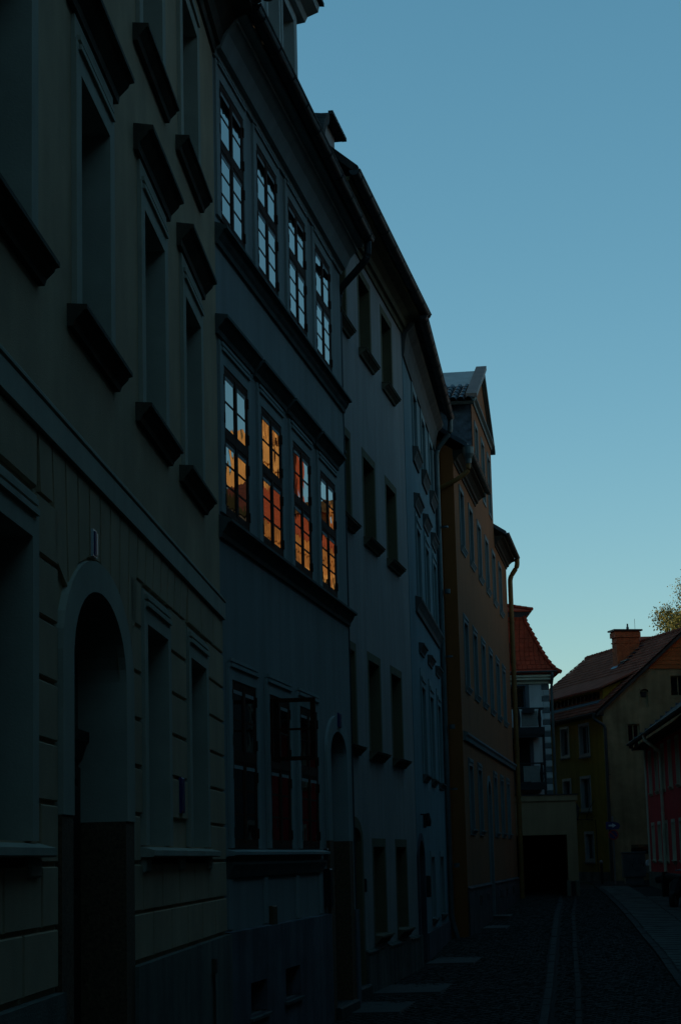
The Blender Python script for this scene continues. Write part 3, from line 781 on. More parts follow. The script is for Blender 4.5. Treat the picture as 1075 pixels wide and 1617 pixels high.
cornice(H2, X0, X1, 8.70, [(.03, 0), (.05, .06), (.10, .07), (.12, .11), (.18, .24), (.27, .34), (.29, .34), (.29, .39), (.38, .41), (.38, .47)], 'b2trim')
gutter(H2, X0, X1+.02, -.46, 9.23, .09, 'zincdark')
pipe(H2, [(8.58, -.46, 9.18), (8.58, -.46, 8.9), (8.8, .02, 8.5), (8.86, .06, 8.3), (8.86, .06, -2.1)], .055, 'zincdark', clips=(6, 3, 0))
# dormer with a box cornice on the roof
D = H2.part('dormer', G().wall(4.2, 7.15, 9.2, 12.35, [(4.75, 5.55, 10.2, 11.95), (5.85, 6.72, 10.2, 11.95)], .3).add([(7.15, .3, 9.2), (7.15, 2.8, 9.2), (7.15, 2.8, 12.35), (7.15, .3, 12.35)], ((0, 1, 2, 3),)).add([(4.2, .3, 9.2), (4.2, 2.8, 9.2), (4.2, 2.8, 12.35), (4.2, .3, 12.35)], ((3, 2, 1, 0),)), 'b2trim', label='rendered roof dormer above the gutter')
g = G()
g.extr([(.36, 12.2), (.22, 12.22), (.18, 12.3), (.02, 12.36), (.0, 12.46), (3.0, 12.48), (3.0, 12.2)][::-1], 4.0, 7.42)
H2.part('dormer_cornice', g, 'b2trim', parent=D)
H2.part('dormer_roof', G().extr([(-.06, 12.475), (3.2, 12.9), (3.2, 13.0), (-.06, 12.53)][::-1], 3.95, 7.5), 'tiledark', parent=D)
for a, b in ((4.75, 5.55), (5.85, 6.72)):
    H2.part('dormer_window', G().ring(a, b, 10.2, 11.95, .1, .265, .5).inring(a, b, 10.2, 11.95, .06, .42, .48).box((a+b)/2-.03, (a+b)/2+.03, .41, .47, 10.26, 11.89), 'b2trim', parent=D)
    H2.part('dormer_pane', G().quad((a, .45, 10.2), (b, .45, 10.2), (b, .45, 11.95), (a, .45, 11.95)), 'panedull', parent=D)

# --- 3: plain grey house with beige window surrounds
H3 = House('rendered_house', 'plain grey rendered house with beige window surrounds and sills, third from the left', (.0779, 30.4), (.16525, .98625), -2.15)
X0, X1 = -1.1, 7.1
cx3 = (-.08, 2.43, 4.94)
w3 = 1.15
lv = ((8.2, 1.3), (5.08, 1.35), (1.66, 1.46))
ops = [(c-w3/2, c+w3/2, z, z+h) for c in cx3 for z, h in lv]+[(c-.58, c+.58, -1.18, .18) for c in cx3[1:]]+[(-.5, .63, -2.5, .46, .2)]
H3.part('facade', G().wall(X0, X1, -2.5, 10.1, ops), 'b3')
H3.body(X0, X1, 9.0, -2.5, 10.1, 'b3', 3.4)
H3.roof(X0, X1+.12, 9.0, .5, 10.16, R(40), 'tiledark')
for z, h in lv:
    w = window_set('rec', w3, h, dict(depth=.25, surround='b3trim', sw=.13, proud=.004, sill='b3sill', so=.15, sp=.13, sh=.12, frame='framed', cap='b3sill'))
    for c in cx3: put_window(H3, w, c, z)
w = window_set('rec', 1.16, 1.36, dict(depth=.25, surround='b3trim', sw=.13, proud=.004, sill='b3sill', so=.1, sp=.12, sh=.14, frame='framed'))
for c in cx3[1:]: put_window(H3, w, c, -1.18)
g = G().box(.75, 2.35, -.05, .01, -2.5, -1.42).box(2.35, 4.9, -.05, .01, -2.5, -1.40).box(4.9, X1, -.05, .01, -2.5, -1.38)
for a, b in ((.75, 1.86), (3.04, 4.3), (5.56, 6.6)): g.extr([(.0, -1.36), (-.065, -1.395), (-.065, -1.42), (0, -1.42)][::-1], a, b)
H3.part('plinth', g, 'b3plinth')
H3.part('door_surround', G().archring(-.5, .63, -1.9, .46, .2, .16, -.012, .34), 'b3trim')
dr = H3.part('door', G().box(-.52, .65, .3, .36, -2.2, .5), 'doorwood')
for a, b in ((-.47, .05), (.08, .6)): H3.part('door_leaf', G().inring(a, b, -1.95, -.2, .07, .28, .302).bev(a+.1, b-.1, .27, .3, -1.8, -1.1, .015).bev(a+.1, b-.1, .27, .3, -1.0, -.35, .015), 'doorwood', parent=dr)
H3.part('fanlight_glass', G().quad((-.45, .295, -.12), (.58, .295, -.12), (.58, .295, .3), (-.45, .295, .3)), 'panedull', parent=dr)
H3.part('doorstep', G().bev(-.7, .8, -.1, .32, -2.3, -1.86, .02), 'step')
H3.part('bell_plate', G().bev(.86, .94, -.03, 0, -.5, -.3, .008), 'steel')
cornice(H3, X0, X1, 9.78, [(.03, 0), (.05, .08), (.10, .09), (.13, .18), (.22, .26), (.36, .30), (.38, .36)], 'b3trim')
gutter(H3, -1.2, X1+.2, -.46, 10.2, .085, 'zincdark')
# small hipped dormer on the roof
D = H3.part('dormer', G().wall(1.45, 2.36, 10.2, 12.08, [], .42).add([(2.36, .42, 10.2), (2.36, 1.9, 10.2), (2.36, 1.9, 12.08), (2.36, .42, 12.08)], ((0, 1, 2, 3),)), 'b3', label='small rendered dormer with overhanging tiled hip')
g = G().add([(1.2, .27, 12.06), (2.6, .27, 12.06), (2.6, 2.2, 12.06), (1.2, 2.2, 12.06), (1.75, .95, 12.3), (2.0, 2.2, 12.3)], ((0, 3, 2, 1), (0, 1, 4), (1, 2, 5, 4), (2, 3, 5), (3, 0, 4, 5)))
for k in range(5): g.box(1.2+.28*k, 1.44+.28*k, .24, .32, 12.04, 12.10)
H3.part('dormer_roof', g, 'tiledark', parent=D)
g = G()
for k in range(7): g.tube([(.62+.08*k, .3, 11.42+.5*math.sin(math.pi*(k+1)/16)), (.62+.08*k, 1.6, 11.6+.5*math.sin(math.pi*(k+1)/16))], .1, 8)
H3.part('ridge_tiles', g, 'tiledark', parent=D)
g = G()
for k in range(3): g.tube([(2.62+.22*k, .36, 11.5-.28*k), (2.62+.22*k, 1.3, 11.7-.28*k)], .1, 8)
H3.part('verge_tiles', g, 'tiledark', parent=D)

# --- 4: light blue house
H4 = House('rendered_house', 'narrow light blue rendered house with grey window hoods, beside the orange house', (1.2522, 37.4088), (.10534, .99444), -2.1)
X0, X1 = -.15, 9.15
cx4 = (2.55, 5.05, 7.55)
ops = [(c-.5, c+.5, z, z+h) for c in cx4 for z, h in ((8.02, 1.16), (5.02, 1.4), (1.58, 1.7))]+[(3.4, 4.5, -1.2, 0.0), (6.4, 7.5, -1.2, 0.0), (-.05, 1.35, -2.4, .3, .35)]
H4.part('facade', G().wall(X0, X1, -2.4, 10.0, ops), 'b4')
H4.body(X0, X1, 9.0, -2.4, 10.0, 'b4', 3.2)
H4.roof(X0, X1, 9.0, .46, 10.06, R(40), 'tiledark')
w = window_set('rec', 1.0, 1.16, dict(depth=.2, surround='b4trim', sw=.15, proud=.03, sill='b4sill', so=.22, sp=.12, sh=.3, frame='framew'))
for c in cx4: put_window(H4, w, c, 8.02)
w = window_set('rec', 1.0, 1.4, dict(depth=.2, surround='b4trim', sw=.15, proud=.03, frieze=.3, hood=1.78, hoodm='b4sill', hp=.12, hh=.28, ho=.24, frame='framew'))
for c in cx4: put_window(H4, w, c, 5.02)
w = window_set('rec', 1.0, 1.7, dict(depth=.2, surround='b4trim', sw=.15, proud=.03, frieze=.34, sill='b4sill', so=.12, sp=.10, sh=.14, hood=2.35, hoodm='b4sill', hp=.11, hh=.2, ho=.14, frame='framew'))
for c in cx4: put_window(H4, w, c, 1.58)
w = window_set('rec', 1.1, 1.2, dict(depth=.2, surround='b4trim', sw=.12, proud=.02, sill='b4sill', so=.05, sp=.09, sh=.12, frame='framew'))
for c in (3.95, 6.95): put_window(H4, w, c, -1.2)
H4.part('sill_band', G().extr([(.03, 4.98), (.03, 4.66), (-.04, 4.66), (-.05, 4.75), (-.1, 4.84), (-.13, 4.88), (-.13, 4.93)][::-1], 1.35, 8.6), 'b4sill')
H4.part('plinth', G().box(1.6, X1, -.05, .01, -2.4, -1.42), 'b4plinth')
H4.part('door_surround', G().archring(-.05, 1.35, -1.9, .3, .35, .14, -.03, .3), 'b4plinth')
dr = H4.part('door', G().box(-.07, 1.37, .26, .32, -2.2, .34), 'doorwood')
H4.part('door_leaf', G().inring(0, .64, -1.9, -.2, .07, .24, .262).inring(.67, 1.3, -1.9, -.2, .07, .24, .262), 'doorwood', parent=dr)
H4.part('wall_sign', G().bev(1.62, 1.84, -.05, 0, .55, .8, .01), 'steel')
H4.part('wall_lamp', G().tube([(.62, -.02, .78), (.62, -.16, .78)], .015, 6).tube([(.62, -.16, .8), (.62, -.16, .66), (.62, -.16, .56)], [.03, .06, .05], 8), 'steel')
H4.part('letter_box', G().bev(1.62, 1.86, -.1, 0, -.75, -.35, .012), 'steel')
cornice(H4, X0, X1, 9.35, [(.03, 0), (.04, .06), (.05, .12), (.07, .3), (.11, .45), (.22, .56), (.24, .64)], 'b4sill')
gutter(H4, -.3, X1-.2, -.42, 10.08, .085, 'zincdark')
pipe(H4, [(8.8, -.42, 10.02), (8.8, -.42, 9.72), (8.85, -.07, 9.3), (8.85, -.07, -1.35), (8.85, -.22, -1.95)], .06, 'zinc', clips=(7.5, 4.5, 1.5), joints=(6.0, 2.9, -.2))

# --- 5: orange house with a gabled transverse dormer
H5 = House('rendered_house', 'tall orange rendered house with gabled roof bay and slate hung cheek, above the dark passage', (2.871, 50.5), (.14296, .98973), -1.95)
K5 = .925
H5.root.scale = (K5, K5, K5)
H5.root.location = (2.871*K5, 50.5*K5, CAMZ-1.95*K5)
X0, X1 = 0.0, 20.1
cx5 = [2.15+2.88*k for k in range(6)]
gx5 = [cx5[0], cx5[1], cx5[3], cx5[4], cx5[5]]
ops = [(c-.55, c+.55, z, z+h) for c in cx5 for z, h in ((7.96, 1.48), (4.31, 1.66))]+[(c-.55, c+.55, .68, 2.28) for c in gx5]+[(7.65, 8.75, -2.3, 2.1, .45)]
gw = (8.2, 10.6, 13.0)
H5.part('facade', G().wall(X0, 6.85, -2.3, 10.2, [o for o in ops if o[0] < 6.8]).wall(6.85, 14.4, -2.3, 13.05, [o for o in ops if 6.85 <= o[0] and o[1] < 14.4]+[(c-.47, c+.47, 10.66, 12.44) for c in gw]).wall(14.4, X1, -2.3, 10.2, [o for o in ops if o[0] > 14.0 and o[0] > 14.4]).prism([(6.85, 13.05), (14.4, 13.05), (11.0, 14.62)], 0, .25), 'b5')
# openings that straddle the bay's edge are kept inside it by the window layout above
g = G().add([(X0, 0, -2.3), (X0, 10, -2.3), (X0, 10, 10.2), (X0, 5, 13.6), (X0, 0, 10.2)], ((4, 3, 2, 1, 0),))
H5.part('side_wall', g, 'b5side')
H5.body(X0, X1, 10.0, -2.3, 10.2, 'b5', 3.4, ends=(False, True))
H5.part('corner_strip', G().box(-.03, .02, -.012, .3, -2.3, 10.0), 'b5side')
H5.part('roof', G().extr([(-.4, 10.2), (5, 13.75), (10.4, 10.2), (10.4, 10.32), (5, 13.9), (-.4, 10.32)], -.12, 6.9).extr([(-.4, 10.2), (5, 13.75), (10.4, 10.2), (10.4, 10.32), (5, 13.9), (-.4, 10.32)], 14.35, X1+.1).extr([(2.6, 12.2), (5, 13.75), (10.4, 10.2), (10.4, 10.32), (5, 13.9), (2.6, 12.32)], 6.9, 14.35), 'slate')
opt = dict(depth=.18, surround='b5trim', sw=.13, proud=.025, sill='b5trim', so=.14, sp=.09, sh=.16, frame='framew', bottom=True)
for z, h in ((7.96, 1.48), (4.31, 1.66)):
    w = window_set('rec', 1.1, h, dict(opt, frieze=.22 if z < 5 else .0))
    for c in cx5: put_window(H5, w, c, z)
w = window_set('rec', 1.1, 1.6, dict(opt, frieze=.2))
for c in gx5: put_window(H5, w, c, .68)
w = window_set('rec', .94, 1.78, dict(opt, sill=None))
for c in gw: put_window(H5, w, c, 10.66, name='gable_window')
H5.part('string_course', G().extr([(.02, 2.86), (-.06, 2.86), (-.08, 2.95), (-.12, 3.0), (-.12, 3.05), (.02, 3.1)][::-1], .35, X1-.1), 'b5trim')
H5.part('plinth', G().box(X0-.03, 7.5, -.05, .01, -2.3, -.8).box(8.9, X1, -.05, .01, -2.3, -.8).extr([(0, -.74), (-.07, -.79), (-.07, -.81), (0, -.81)][::-1], X0+.02, 7.5).extr([(0, -.74), (-.07, -.79), (-.07, -.81), (0, -.81)][::-1], 8.9, X1), 'b5plinth')
for x in (3.2, 5.6, 10.6, 13.4, 16.4): H5.part('cellar_vent', G().inring(x, x+.5, -1.25, -1.0, .04, -.06, -.03).box(x+.04, x+.46, -.045, -.03, -1.21, -1.04), 'steel')
H5.part('door_surround', G().archring(7.65, 8.75, -1.9, 2.1, .45, .16, -.03, .3), 'b5trim')
dr = H5.part('door', G().box(7.6, 8.8, .24, .3, -2.2, 2.15), 'doorwood')
H5.part('door_leaf', G().inring(7.7, 8.18, -1.8, .7, .07, .22, .242).inring(8.21, 8.7, -1.8, .7, .07, .22, .242), 'doorwood', parent=dr)
H5.part('transom', G().box(7.66, 8.74, .16, .25, .75, .87), 'doorwood', parent=dr)
H5.part('doorstep', G().bev(7.45, 8.95, -.5, .2, -2.3, -1.68, .02), 'step')
CP = [(.03, 0), (.05, .07), (.1, .09), (.12, .16), (.22, .24), (.32, .27), (.33, .33)]
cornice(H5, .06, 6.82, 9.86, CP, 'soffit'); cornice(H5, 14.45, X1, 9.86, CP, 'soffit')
gutter(H5, -.1, 6.83, -.4, 10.27, .085, 'zinc'); gutter(H5, 14.45, X1+.1, -.4, 10.27, .085, 'zincdark')
H5.part('gable_cornice', G().extr([(.02, 12.98), (-.04, 12.98), (-.06, 13.06), (-.14, 13.1), (-.14, 13.16), (.02, 13.18)][::-1], 6.75, 14.5), 'b5trim')
H5.part('gable_verge', G().prism([(6.55, 12.9), (11.0, 14.66), (14.65, 12.9), (14.65, 13.02), (11.0, 14.86), (6.55, 13.02)], -.14, -.06).prism([(6.7, 12.97), (11.0, 14.62), (14.55, 12.97), (14.55, 13.0), (11.0, 14.7), (6.7, 13.0)], -.06, .0), 'b5trim')
H5.part('verge_capping', G().add([(6.5, -.2, 13.0), (11.0, -.2, 14.86), (11.0, .12, 14.86), (6.5, .12, 13.0), (6.5, -.2, 13.13), (11.0, -.2, 15.0), (11.0, .12, 15.0), (6.5, .12, 13.13)], ((4, 5, 6, 7), (0, 1, 5, 4), (3, 7, 6, 2), (0, 4, 7, 3))), 'zincdark')
g = G()
mid = (8.95, 13.89)
g.add([(8.95, -.12, 13.82), (8.95, 5.5, 13.82), (11.0, 5.5, 14.7), (11.0, -.12, 14.7), (8.95, -.12, 13.92), (8.95, 5.5, 13.92), (11.0, 5.5, 14.86), (11.0, -.12, 14.86)], ((0, 3, 2, 1), (4, 5, 6, 7), (0, 1, 5, 4), (0, 4, 7, 3)))
g.add([(14.7, -.12, 12.9), (14.7, 5.5, 12.9), (11.0, 5.5, 14.7), (11.0, -.12, 14.7), (14.7, -.12, 13.02), (14.7, 5.5, 13.02), (11.0, 5.5, 14.86), (11.0, -.12, 14.86)], ((0, 1, 2, 3), (7, 6, 5, 4), (4, 5, 1, 0), (3, 7, 4, 0)))
H5.part('bay_roof', g, 'metalroof')
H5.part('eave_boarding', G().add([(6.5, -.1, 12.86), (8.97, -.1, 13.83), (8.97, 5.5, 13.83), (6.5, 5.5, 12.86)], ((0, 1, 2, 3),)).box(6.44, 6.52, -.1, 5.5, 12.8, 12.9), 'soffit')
for k in range(5):                                                # rows of curved pantiles below the sheet metal
    for j in range(24):
        x0_, z0_ = 6.42+.5*k, 12.9+.196*k
        H5.part('pantile', G().tube([(x0_, .05+.22*j, z0_+.03), (x0_+.56, .05+.22*j, z0_+.235)], [.1, .085], 7, cap=False), 'slate')
H5.part('cheek', G().box(6.87, 6.95, .02, 4.6, 9.9, 12.95), 'slate')
H5.part('far_cheek', G().box(14.3, 14.38, .02, 4.6, 9.9, 12.95), 'slate')
# fish-scale slates on the near cheek, one by one, and on the far edge
q = G().add([(0, 0, 0), (0, .15, -.06), (0, .20, -.18), (0, .1, -.30), (0, -.1, -.30), (0, -.20, -.18), (0, -.15, -.06), (-.02, 0, -.0), (-.024, .15, -.07), (-.026, .20, -.18), (-.028, .1, -.31), (-.028, -.1, -.31), (-.026, -.20, -.18), (-.024, -.15, -.07)],
            [(7, 13, 12, 11, 10, 9, 8)]+[(i, (i+1) % 7, 7+(i+1) % 7, 7+i) for i in range(7)])
slm = [mesh('cheek_slate', q, 'slate'), mesh('cheek_slate', q, 'slate2'), mesh('cheek_slate', q, 'slate')]
for r_ in range(20):
    for k in range(13):
        yy, zz = .14+.26*k+(r_ % 2)*.13, 12.88-.14*r_
        if zz-.2 < 10.2+yy*.72: continue
        o = link('cheek_slate', slm[random.randrange(3)], H5.root, (6.868-.001*(r_ % 2), yy, zz-H5.base)); o.rotation_euler = (random.uniform(-.03, .03), -.07+random.uniform(-.03, .03), 0); o.scale = (1.3, .66, .66)
for r_ in range(15):
    o = link('verge_slate', slm[r_ % 2], H5.root, (14.42, .05, 12.95-.21*r_-H5.base)); o.rotation_euler = (0, 0, R(90)); o.scale = (1, .45, 1)
H5.part('gutter_funnel', G().tube([(-.02, -.4, 10.22), (-.02, -.4, 10.05), (-.02, -.4, 9.92), (-.02, -.4, 9.8)], [.15, .14, .09, .08], 12), 'zinc')
pipe(H5, [(-.02, -.4, 9.84), (-.02, -.4, 9.62), (-.09, -.1, 9.38), (-.09, .5, 9.12)], .062, 'yellowpipe', name='spout_pipe')
pipe(H5, [(20.0, -.4, 10.2), (20.0, -.4, 9.95), (20.02, -.13, 9.55), (20.02, -.13, -1.7)], .085, 'yellowpipe', clips=(8, 5, 2), joints=(6.6, 3.6))
g = G().tube([(15.0, .1, 10.45), (15.2, .1, 11.15)], .012, 5).tube([(15.5, .1, 10.45), (15.2, .1, 11.15)], .012, 5).tube([(15.0, .1, 10.45), (15.5, .1, 10.45)], .012, 5).tube([(15.1, .1, 10.8), (15.36, .1, 10.8)], .01, 5)
H5.part('snow_guard', g, 'steel')

# --- doorstep slabs lying in the road
for i, (x, y, a, b, lab) in enumerate(((.25, 29.2, .55, 1.1, 'flat grey stone slab in the road before the granite framed door of the blue grey house'),
                                       (.95, 32.4, .55, 1.1, 'flat grey stone slab in the road before the grey house'),
                                       (1.95, 38.9, .45, 1.2, 'flat grey stone slab in the road before the light blue house'),
                                       (3.55, 50.2, .3, 1.2, 'small pale stone slab in the road before the orange house'))):
    g = G().add([(-a, -b, 0), (a, -b*.9, 0), (a*.95, b, 0), (-a, b*.95, 0), (-a+.02, -b+.02, .035), (a-.02, -b*.9+.02, .038), (a*.95-.02, b-.02, .035), (-a+.02, b*.95-.02, .038)],
                ((4, 5, 6, 7), (0, 1, 5, 4), (1, 2, 6, 5), (2, 3, 7, 6), (3, 0, 4, 7), (0, 3, 2, 1)))
    tag(link('stone_slab', mesh('stone_slab', g, 'step'), None, (x, y, gz(y)+.0), R(-9)), lab, 'stone slab', 'stone slabs before the doors')

# ------------------------------------------------------------------ passage building
HG = House('passage_building', 'low beige flat roofed block with a wide black passage opening at the road\'s end', (0, 71.0), (1, 0.05), -1.75, cat='garage')
HG.root.scale = (K5, K5, K5)
HG.root.location = (0, 71.0*K5, CAMZ-1.75*K5)
g = G().wall(4.6, 7.95, -1.9, 1.82, [(4.9, 7.58, -1.9, .65)])
g.quad((7.95, 0, -1.9), (7.95, 4.2, -1.9), (7.95, 4.2, 1.82), (7.95, 0, 1.82)).quad((4.6, 4.2, -1.9), (4.6, 0, -1.9), (4.6, 0, 1.82), (4.6, 4.2, 1.82)).quad((7.95, 4.2, -1.9), (4.6, 4.2, -1.9), (4.6, 4.2, 1.82), (7.95, 4.2, 1.82))
HG.part('walls', g, 'garage')
g = G().box(7.58, 7.62, .002, .35, -1.9, .65).box(4.86, 4.9, .002, .35, -1.9, .65).box(4.86, 7.62, .002, .35, .65, .69)
HG.part('opening_lining', g, 'garage')
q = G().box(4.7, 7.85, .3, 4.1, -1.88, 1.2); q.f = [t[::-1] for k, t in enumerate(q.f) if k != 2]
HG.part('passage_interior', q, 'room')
HG.part('parapet', G().box(4.55, 8.0, -.05, 4.25, 1.82, 2.02), 'garage')
HG.part('parapet_flashing', G().box(4.52, 8.03, -.08, 4.28, 2.02, 2.05), 'zincdark')
for x in (7.56, 7.86): HG.part('guard_stone', G().bev(x-.06, x+.08, -.14, .0, -1.9, -.92, .03), 'redplinth')
HG.part('pier_recess', G().box(7.66, 7.82, -.02, .0, -1.9, -.95), 'steel')

# ------------------------------------------------------------------ white house with mansard roof and balconies
HW = House('mansard_house', 'white house with red tiled mansard roof, grey quoins and steel balconies', (0, 77.0), (1, 0), -1.4)
HW.part('front_wall', G().wall(.5, 7.72, -1.6, 6.75, [(5.9, 6.82, 5.45, 6.3), (5.7, 6.9, 2.9, 4.45), (5.7, 6.9, .4, 2.1)]), 'white')
HW.body(.5, 7.72, 9.5, -1.6, 6.75, 'white')
nq = 0
for k in range(22):
    z0 = 6.36-.222*k
    if z0 < 1.2: break
    a = 7.44 if k % 2 == 0 else 7.50
    HW.part('quoin', G().bev(a, 7.735, -.03, .0, z0-.212, z0-.008, .012), 'quoin' if k % 2 == 0 else 'white')
HW.part('eaves_cornice', G().extr([(.02, 6.36), (-.08, 6.38), (-.1, 6.45), (-.28, 6.52), (-.28, 6.6), (-.36, 6.62), (-.36, 6.7), (.02, 6.75)][::-1], .4, 7.85), 'cream')
gutter(HW, .3, 8.02, -.42, 6.82, .07, 'zinc')
pipe(HW, [(7.84, -.42, 6.78), (7.84, -.42, 6.6), (7.82, -.1, 6.3), (7.82, -.1, -1.2)], .055, 'zinc', clips=(5, 3, 1))
def rings(L, x0, x1, y0, y1):
    g = G()
    n = len(L)
    for i, (ins, z) in enumerate(L): g.v += [(x0+ins, y0+ins, z), (x1-ins, y0+ins, z), (x1-ins, y1-ins, z), (x0+ins, y1-ins, z)]
    for i in range(n-1):
        for k in range(4): g.f.append((4*i+k, 4*i+(k+1) % 4, 4*i+4+(k+1) % 4, 4*i+4+k))
    g.f.append((4*n-4, 4*n-3, 4*n-2, 4*n-1))
    return g
MX0, MX1, MY0, MY1 = .0, 8.12, -.45, 9.9
prof = [(0, 6.72), (.16, 6.84), (.36, 7.12), (.52, 7.4), (.66, 7.7), (.79, 8.0), (.92, 8.3), (1.05, 8.6), (1.17, 8.9)]
HW.part('mansard_core', rings([(i+.05, z-.02) for i, z in prof], MX0, MX1, MY0, MY1), 'tilered')
# stepped tile courses on front and right faces; single tiles on the front where the street sees them
tl = []
for k in range(4):
    j = random.uniform(.0, .012)
    tl.append(mesh('roof_tile', G().add([(-.088, 0, 0), (.088, 0, 0), (.088, .09+j, .215), (-.088, .09, .215), (-.082, -.035-j, .0), (.082, -.035, .0), (.082, .072, .215), (-.082, .072+j, .215)],
              ((4, 5, 6, 7), (0, 1, 5, 4), (1, 2, 6, 5), (3, 0, 4, 7))), 'tilered'))
def inset(z):
    return float(np.interp(z, [p[1] for p in prof], [p[0] for p in prof]))
r_, z = 0, 6.74
crs = G()
while z < 8.88:
    ins, ins2 = inset(z), inset(min(z+.19, 8.9))
    ang = math.atan2(ins2-ins, .19)
    x = MX1-ins-.09-(.09 if r_ % 2 else 0)
    while x > 6.25:
        o = link('roof_tile', tl[random.randrange(4)], HW.root, (x, MY0+ins-.012, z-HW.base)); o.rotation_euler = (-(ang-.397)*1.0+random.uniform(-.02, .02), 0, random.uniform(-.02, .02))
        x -= .18
    crs.add([(MX0+ins, MY0+ins-.05, z), (6.3, MY0+ins-.05, z), (6.3, MY0+ins2, z+.2), (MX0+ins2, MY0+ins2, z+.2), (6.3, MY0+ins+.03, z), (MX0+ins, MY0+ins+.03, z)], ((0, 1, 2, 3), (0, 5, 4, 1)))
    crs.add([(MX1-ins+.03, MY0+ins, z), (MX1-ins+.03, MY1-ins, z), (MX1-ins2, MY1-ins2, z+.2), (MX1-ins2, MY0+ins2, z+.2), (MX1-ins-.03, MY1-ins, z), (MX1-ins-.03, MY0+ins, z)], ((0, 1, 2, 3), (0, 5, 4, 1)))
    z += .178; r_ += 1
HW.part('tile_courses', crs, 'tilered', kind='stuff')
for k in range(12):
    z = 6.72+.19*k
    i0, i1 = inset(z), inset(min(z+.22, 8.9))
    HW.part('hip_tile', G().tube([(MX1-i0+.03, MY0+i0-.05, z+.05), (MX1-i1, MY0+i1-.02, z+.25)], [.085, .065], 8), 'tilered')
HW.part('upper_cornice', rings([(1.2, 8.86), (1.2, 8.95), (1.08, 9.08), (.98, 9.16), (.94, 9.2)], MX0, MX1, MY0, MY1), 'greytrim')
HW.part('upper_roof', rings([(.88, 9.2), (.88, 9.25), (1.6, 9.47), (2.3, 9.95), (3.9, 11.6)], MX0, MX1, MY0, MY1), 'tilered')
for k in range(5): HW.part('hip_tile', G().tube([(MX1-.86-.2*k, MY0+.86+.2*k, 9.29+.062*k), (MX1-1.08-.2*k, MY0+1.08+.2*k, 9.36+.062*k)], [.07, .055], 8), 'tilered')
HW.part('skylight_arm', G().box(6.3, 6.45, .2, .26, 7.55, 7.6), 'zinc')
for (a, b, z0, z1) in ((5.9, 6.82, 5.45, 6.3), (5.7, 6.9, 2.9, 4.45), (5.7, 6.9, .4, 2.1)):
    f = HW.part('window', G().ring(a, b, z0, z1, .15, -.03, .2, False).inring(a, b, z0, z1, .06, .12, .18), 'greytrim')
    g = G()
    for k in range(1, 5): g.box(a+.06, b-.06, .125, .15, z0+(z1-z0)*k/5-.01, z0+(z1-z0)*k/5+.01)
    for k in range(1, 5): g.box(a+(b-a)*k/5-.01, a+(b-a)*k/5+.01, .122, .152, z0+.06, z1-.06)
    HW.part('glazing_bars', g, 'brown', parent=f)
    HW.part('pane', G().quad((a, .155, z0), (b, .155, z0), (b, .155, z1), (a, .155, z1)), 'panedull', parent=f)
# balconies: two decks on a steel frame
for dz, lab in ((0, 'upper'), (-2.03, 'lower')):
    bd = HW.part('balcony', G().box(5.0, 7.34, -1.4, -.02, 4.44+dz, 4.58+dz).box(4.97, 7.37, -1.43, -1.36, 4.38+dz, 4.66+dz), 'steel')
    HW.part('handrail', G().box(4.97, 7.36, -1.44, -1.34, 5.33+dz, 5.38+dz).box(7.28, 7.36, -1.4, -.04, 5.33+dz, 5.38+dz), 'steel', parent=bd)
    g = G()
    for x in (6.42, 7.2): g.tube([(x, -1.38, 4.6+dz), (x, -1.38, 4.75+dz), (x, -1.38, 5.0+dz), (x, -1.38, 5.22+dz), (x, -1.38, 5.34+dz)], [.035, .06, .075, .05, .03], 8)
    HW.part('baluster', g, 'steel', parent=bd)
    HW.part('privacy_screen', G().box(6.52, 7.12, -1.395, -1.375, 4.68+dz, 5.26+dz), 'fabric', parent=bd)
    for a, b in ((6.3, 6.36), (7.26, 7.3)): HW.part('screen_strip', G().box(a, b, -1.39, -1.37, 4.68+dz, 5.28+dz), 'signwhite', parent=bd)
g = G()
for x in (5.0, 7.27): g.box(x, x+.09, -1.4, -1.3, -1.2, 4.44)
g.box(5.0, 7.34, -1.4, -1.32, 4.28, 4.38)
HW.part('balcony_frame', g, 'steel')
HW.part('balcony_side_panel', G().box(7.0, 7.2, -.9, -.86, 2.55, 4.3), 'white')
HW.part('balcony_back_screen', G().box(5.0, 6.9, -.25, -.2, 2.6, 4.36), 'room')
HW.part('flower_box', G().box(6.55, 7.0, -1.6, -1.45, 5.18, 5.33), 'steel')

# ------------------------------------------------------------------ ochre house with big brown roof (local +x towards the camera along its street front)
YC = (10.0876, 80.0)
HY = House('gabled_house', 'ochre yellow house with steep brown tiled roof, brick chimney and drab gable wall', YC, (.2208, -.9753), -1.3)
yw = [(-5.1, -4.2, 4.0, 5.08), (-2.78, -1.7, 3.92, 5.06), (-5.05, -4.18, 1.75, 2.94), (-2.85, -1.8, 1.75, 2.95), (-2.6, -1.7, -.26, .74)]
HY.part('street_wall', G().wall(-13, 0, -1.6, 5.5, yw), 'yellow')
def to_x(g):                                                     # turn a -y facing build into a +x facing one (u along +y)
    g.v = [(-y, x, z) for x, y, z in g.v]; return g
gops = [(1.03, 1.52, 3.96, 4.97), (2.92, 3.6, 6.06, 6.87), (1.58, 2.02, 5.62, 6.35, .2), (4.2, 4.9, 3.96, 4.97), (4.6, 5.2, 6.06, 6.87)]
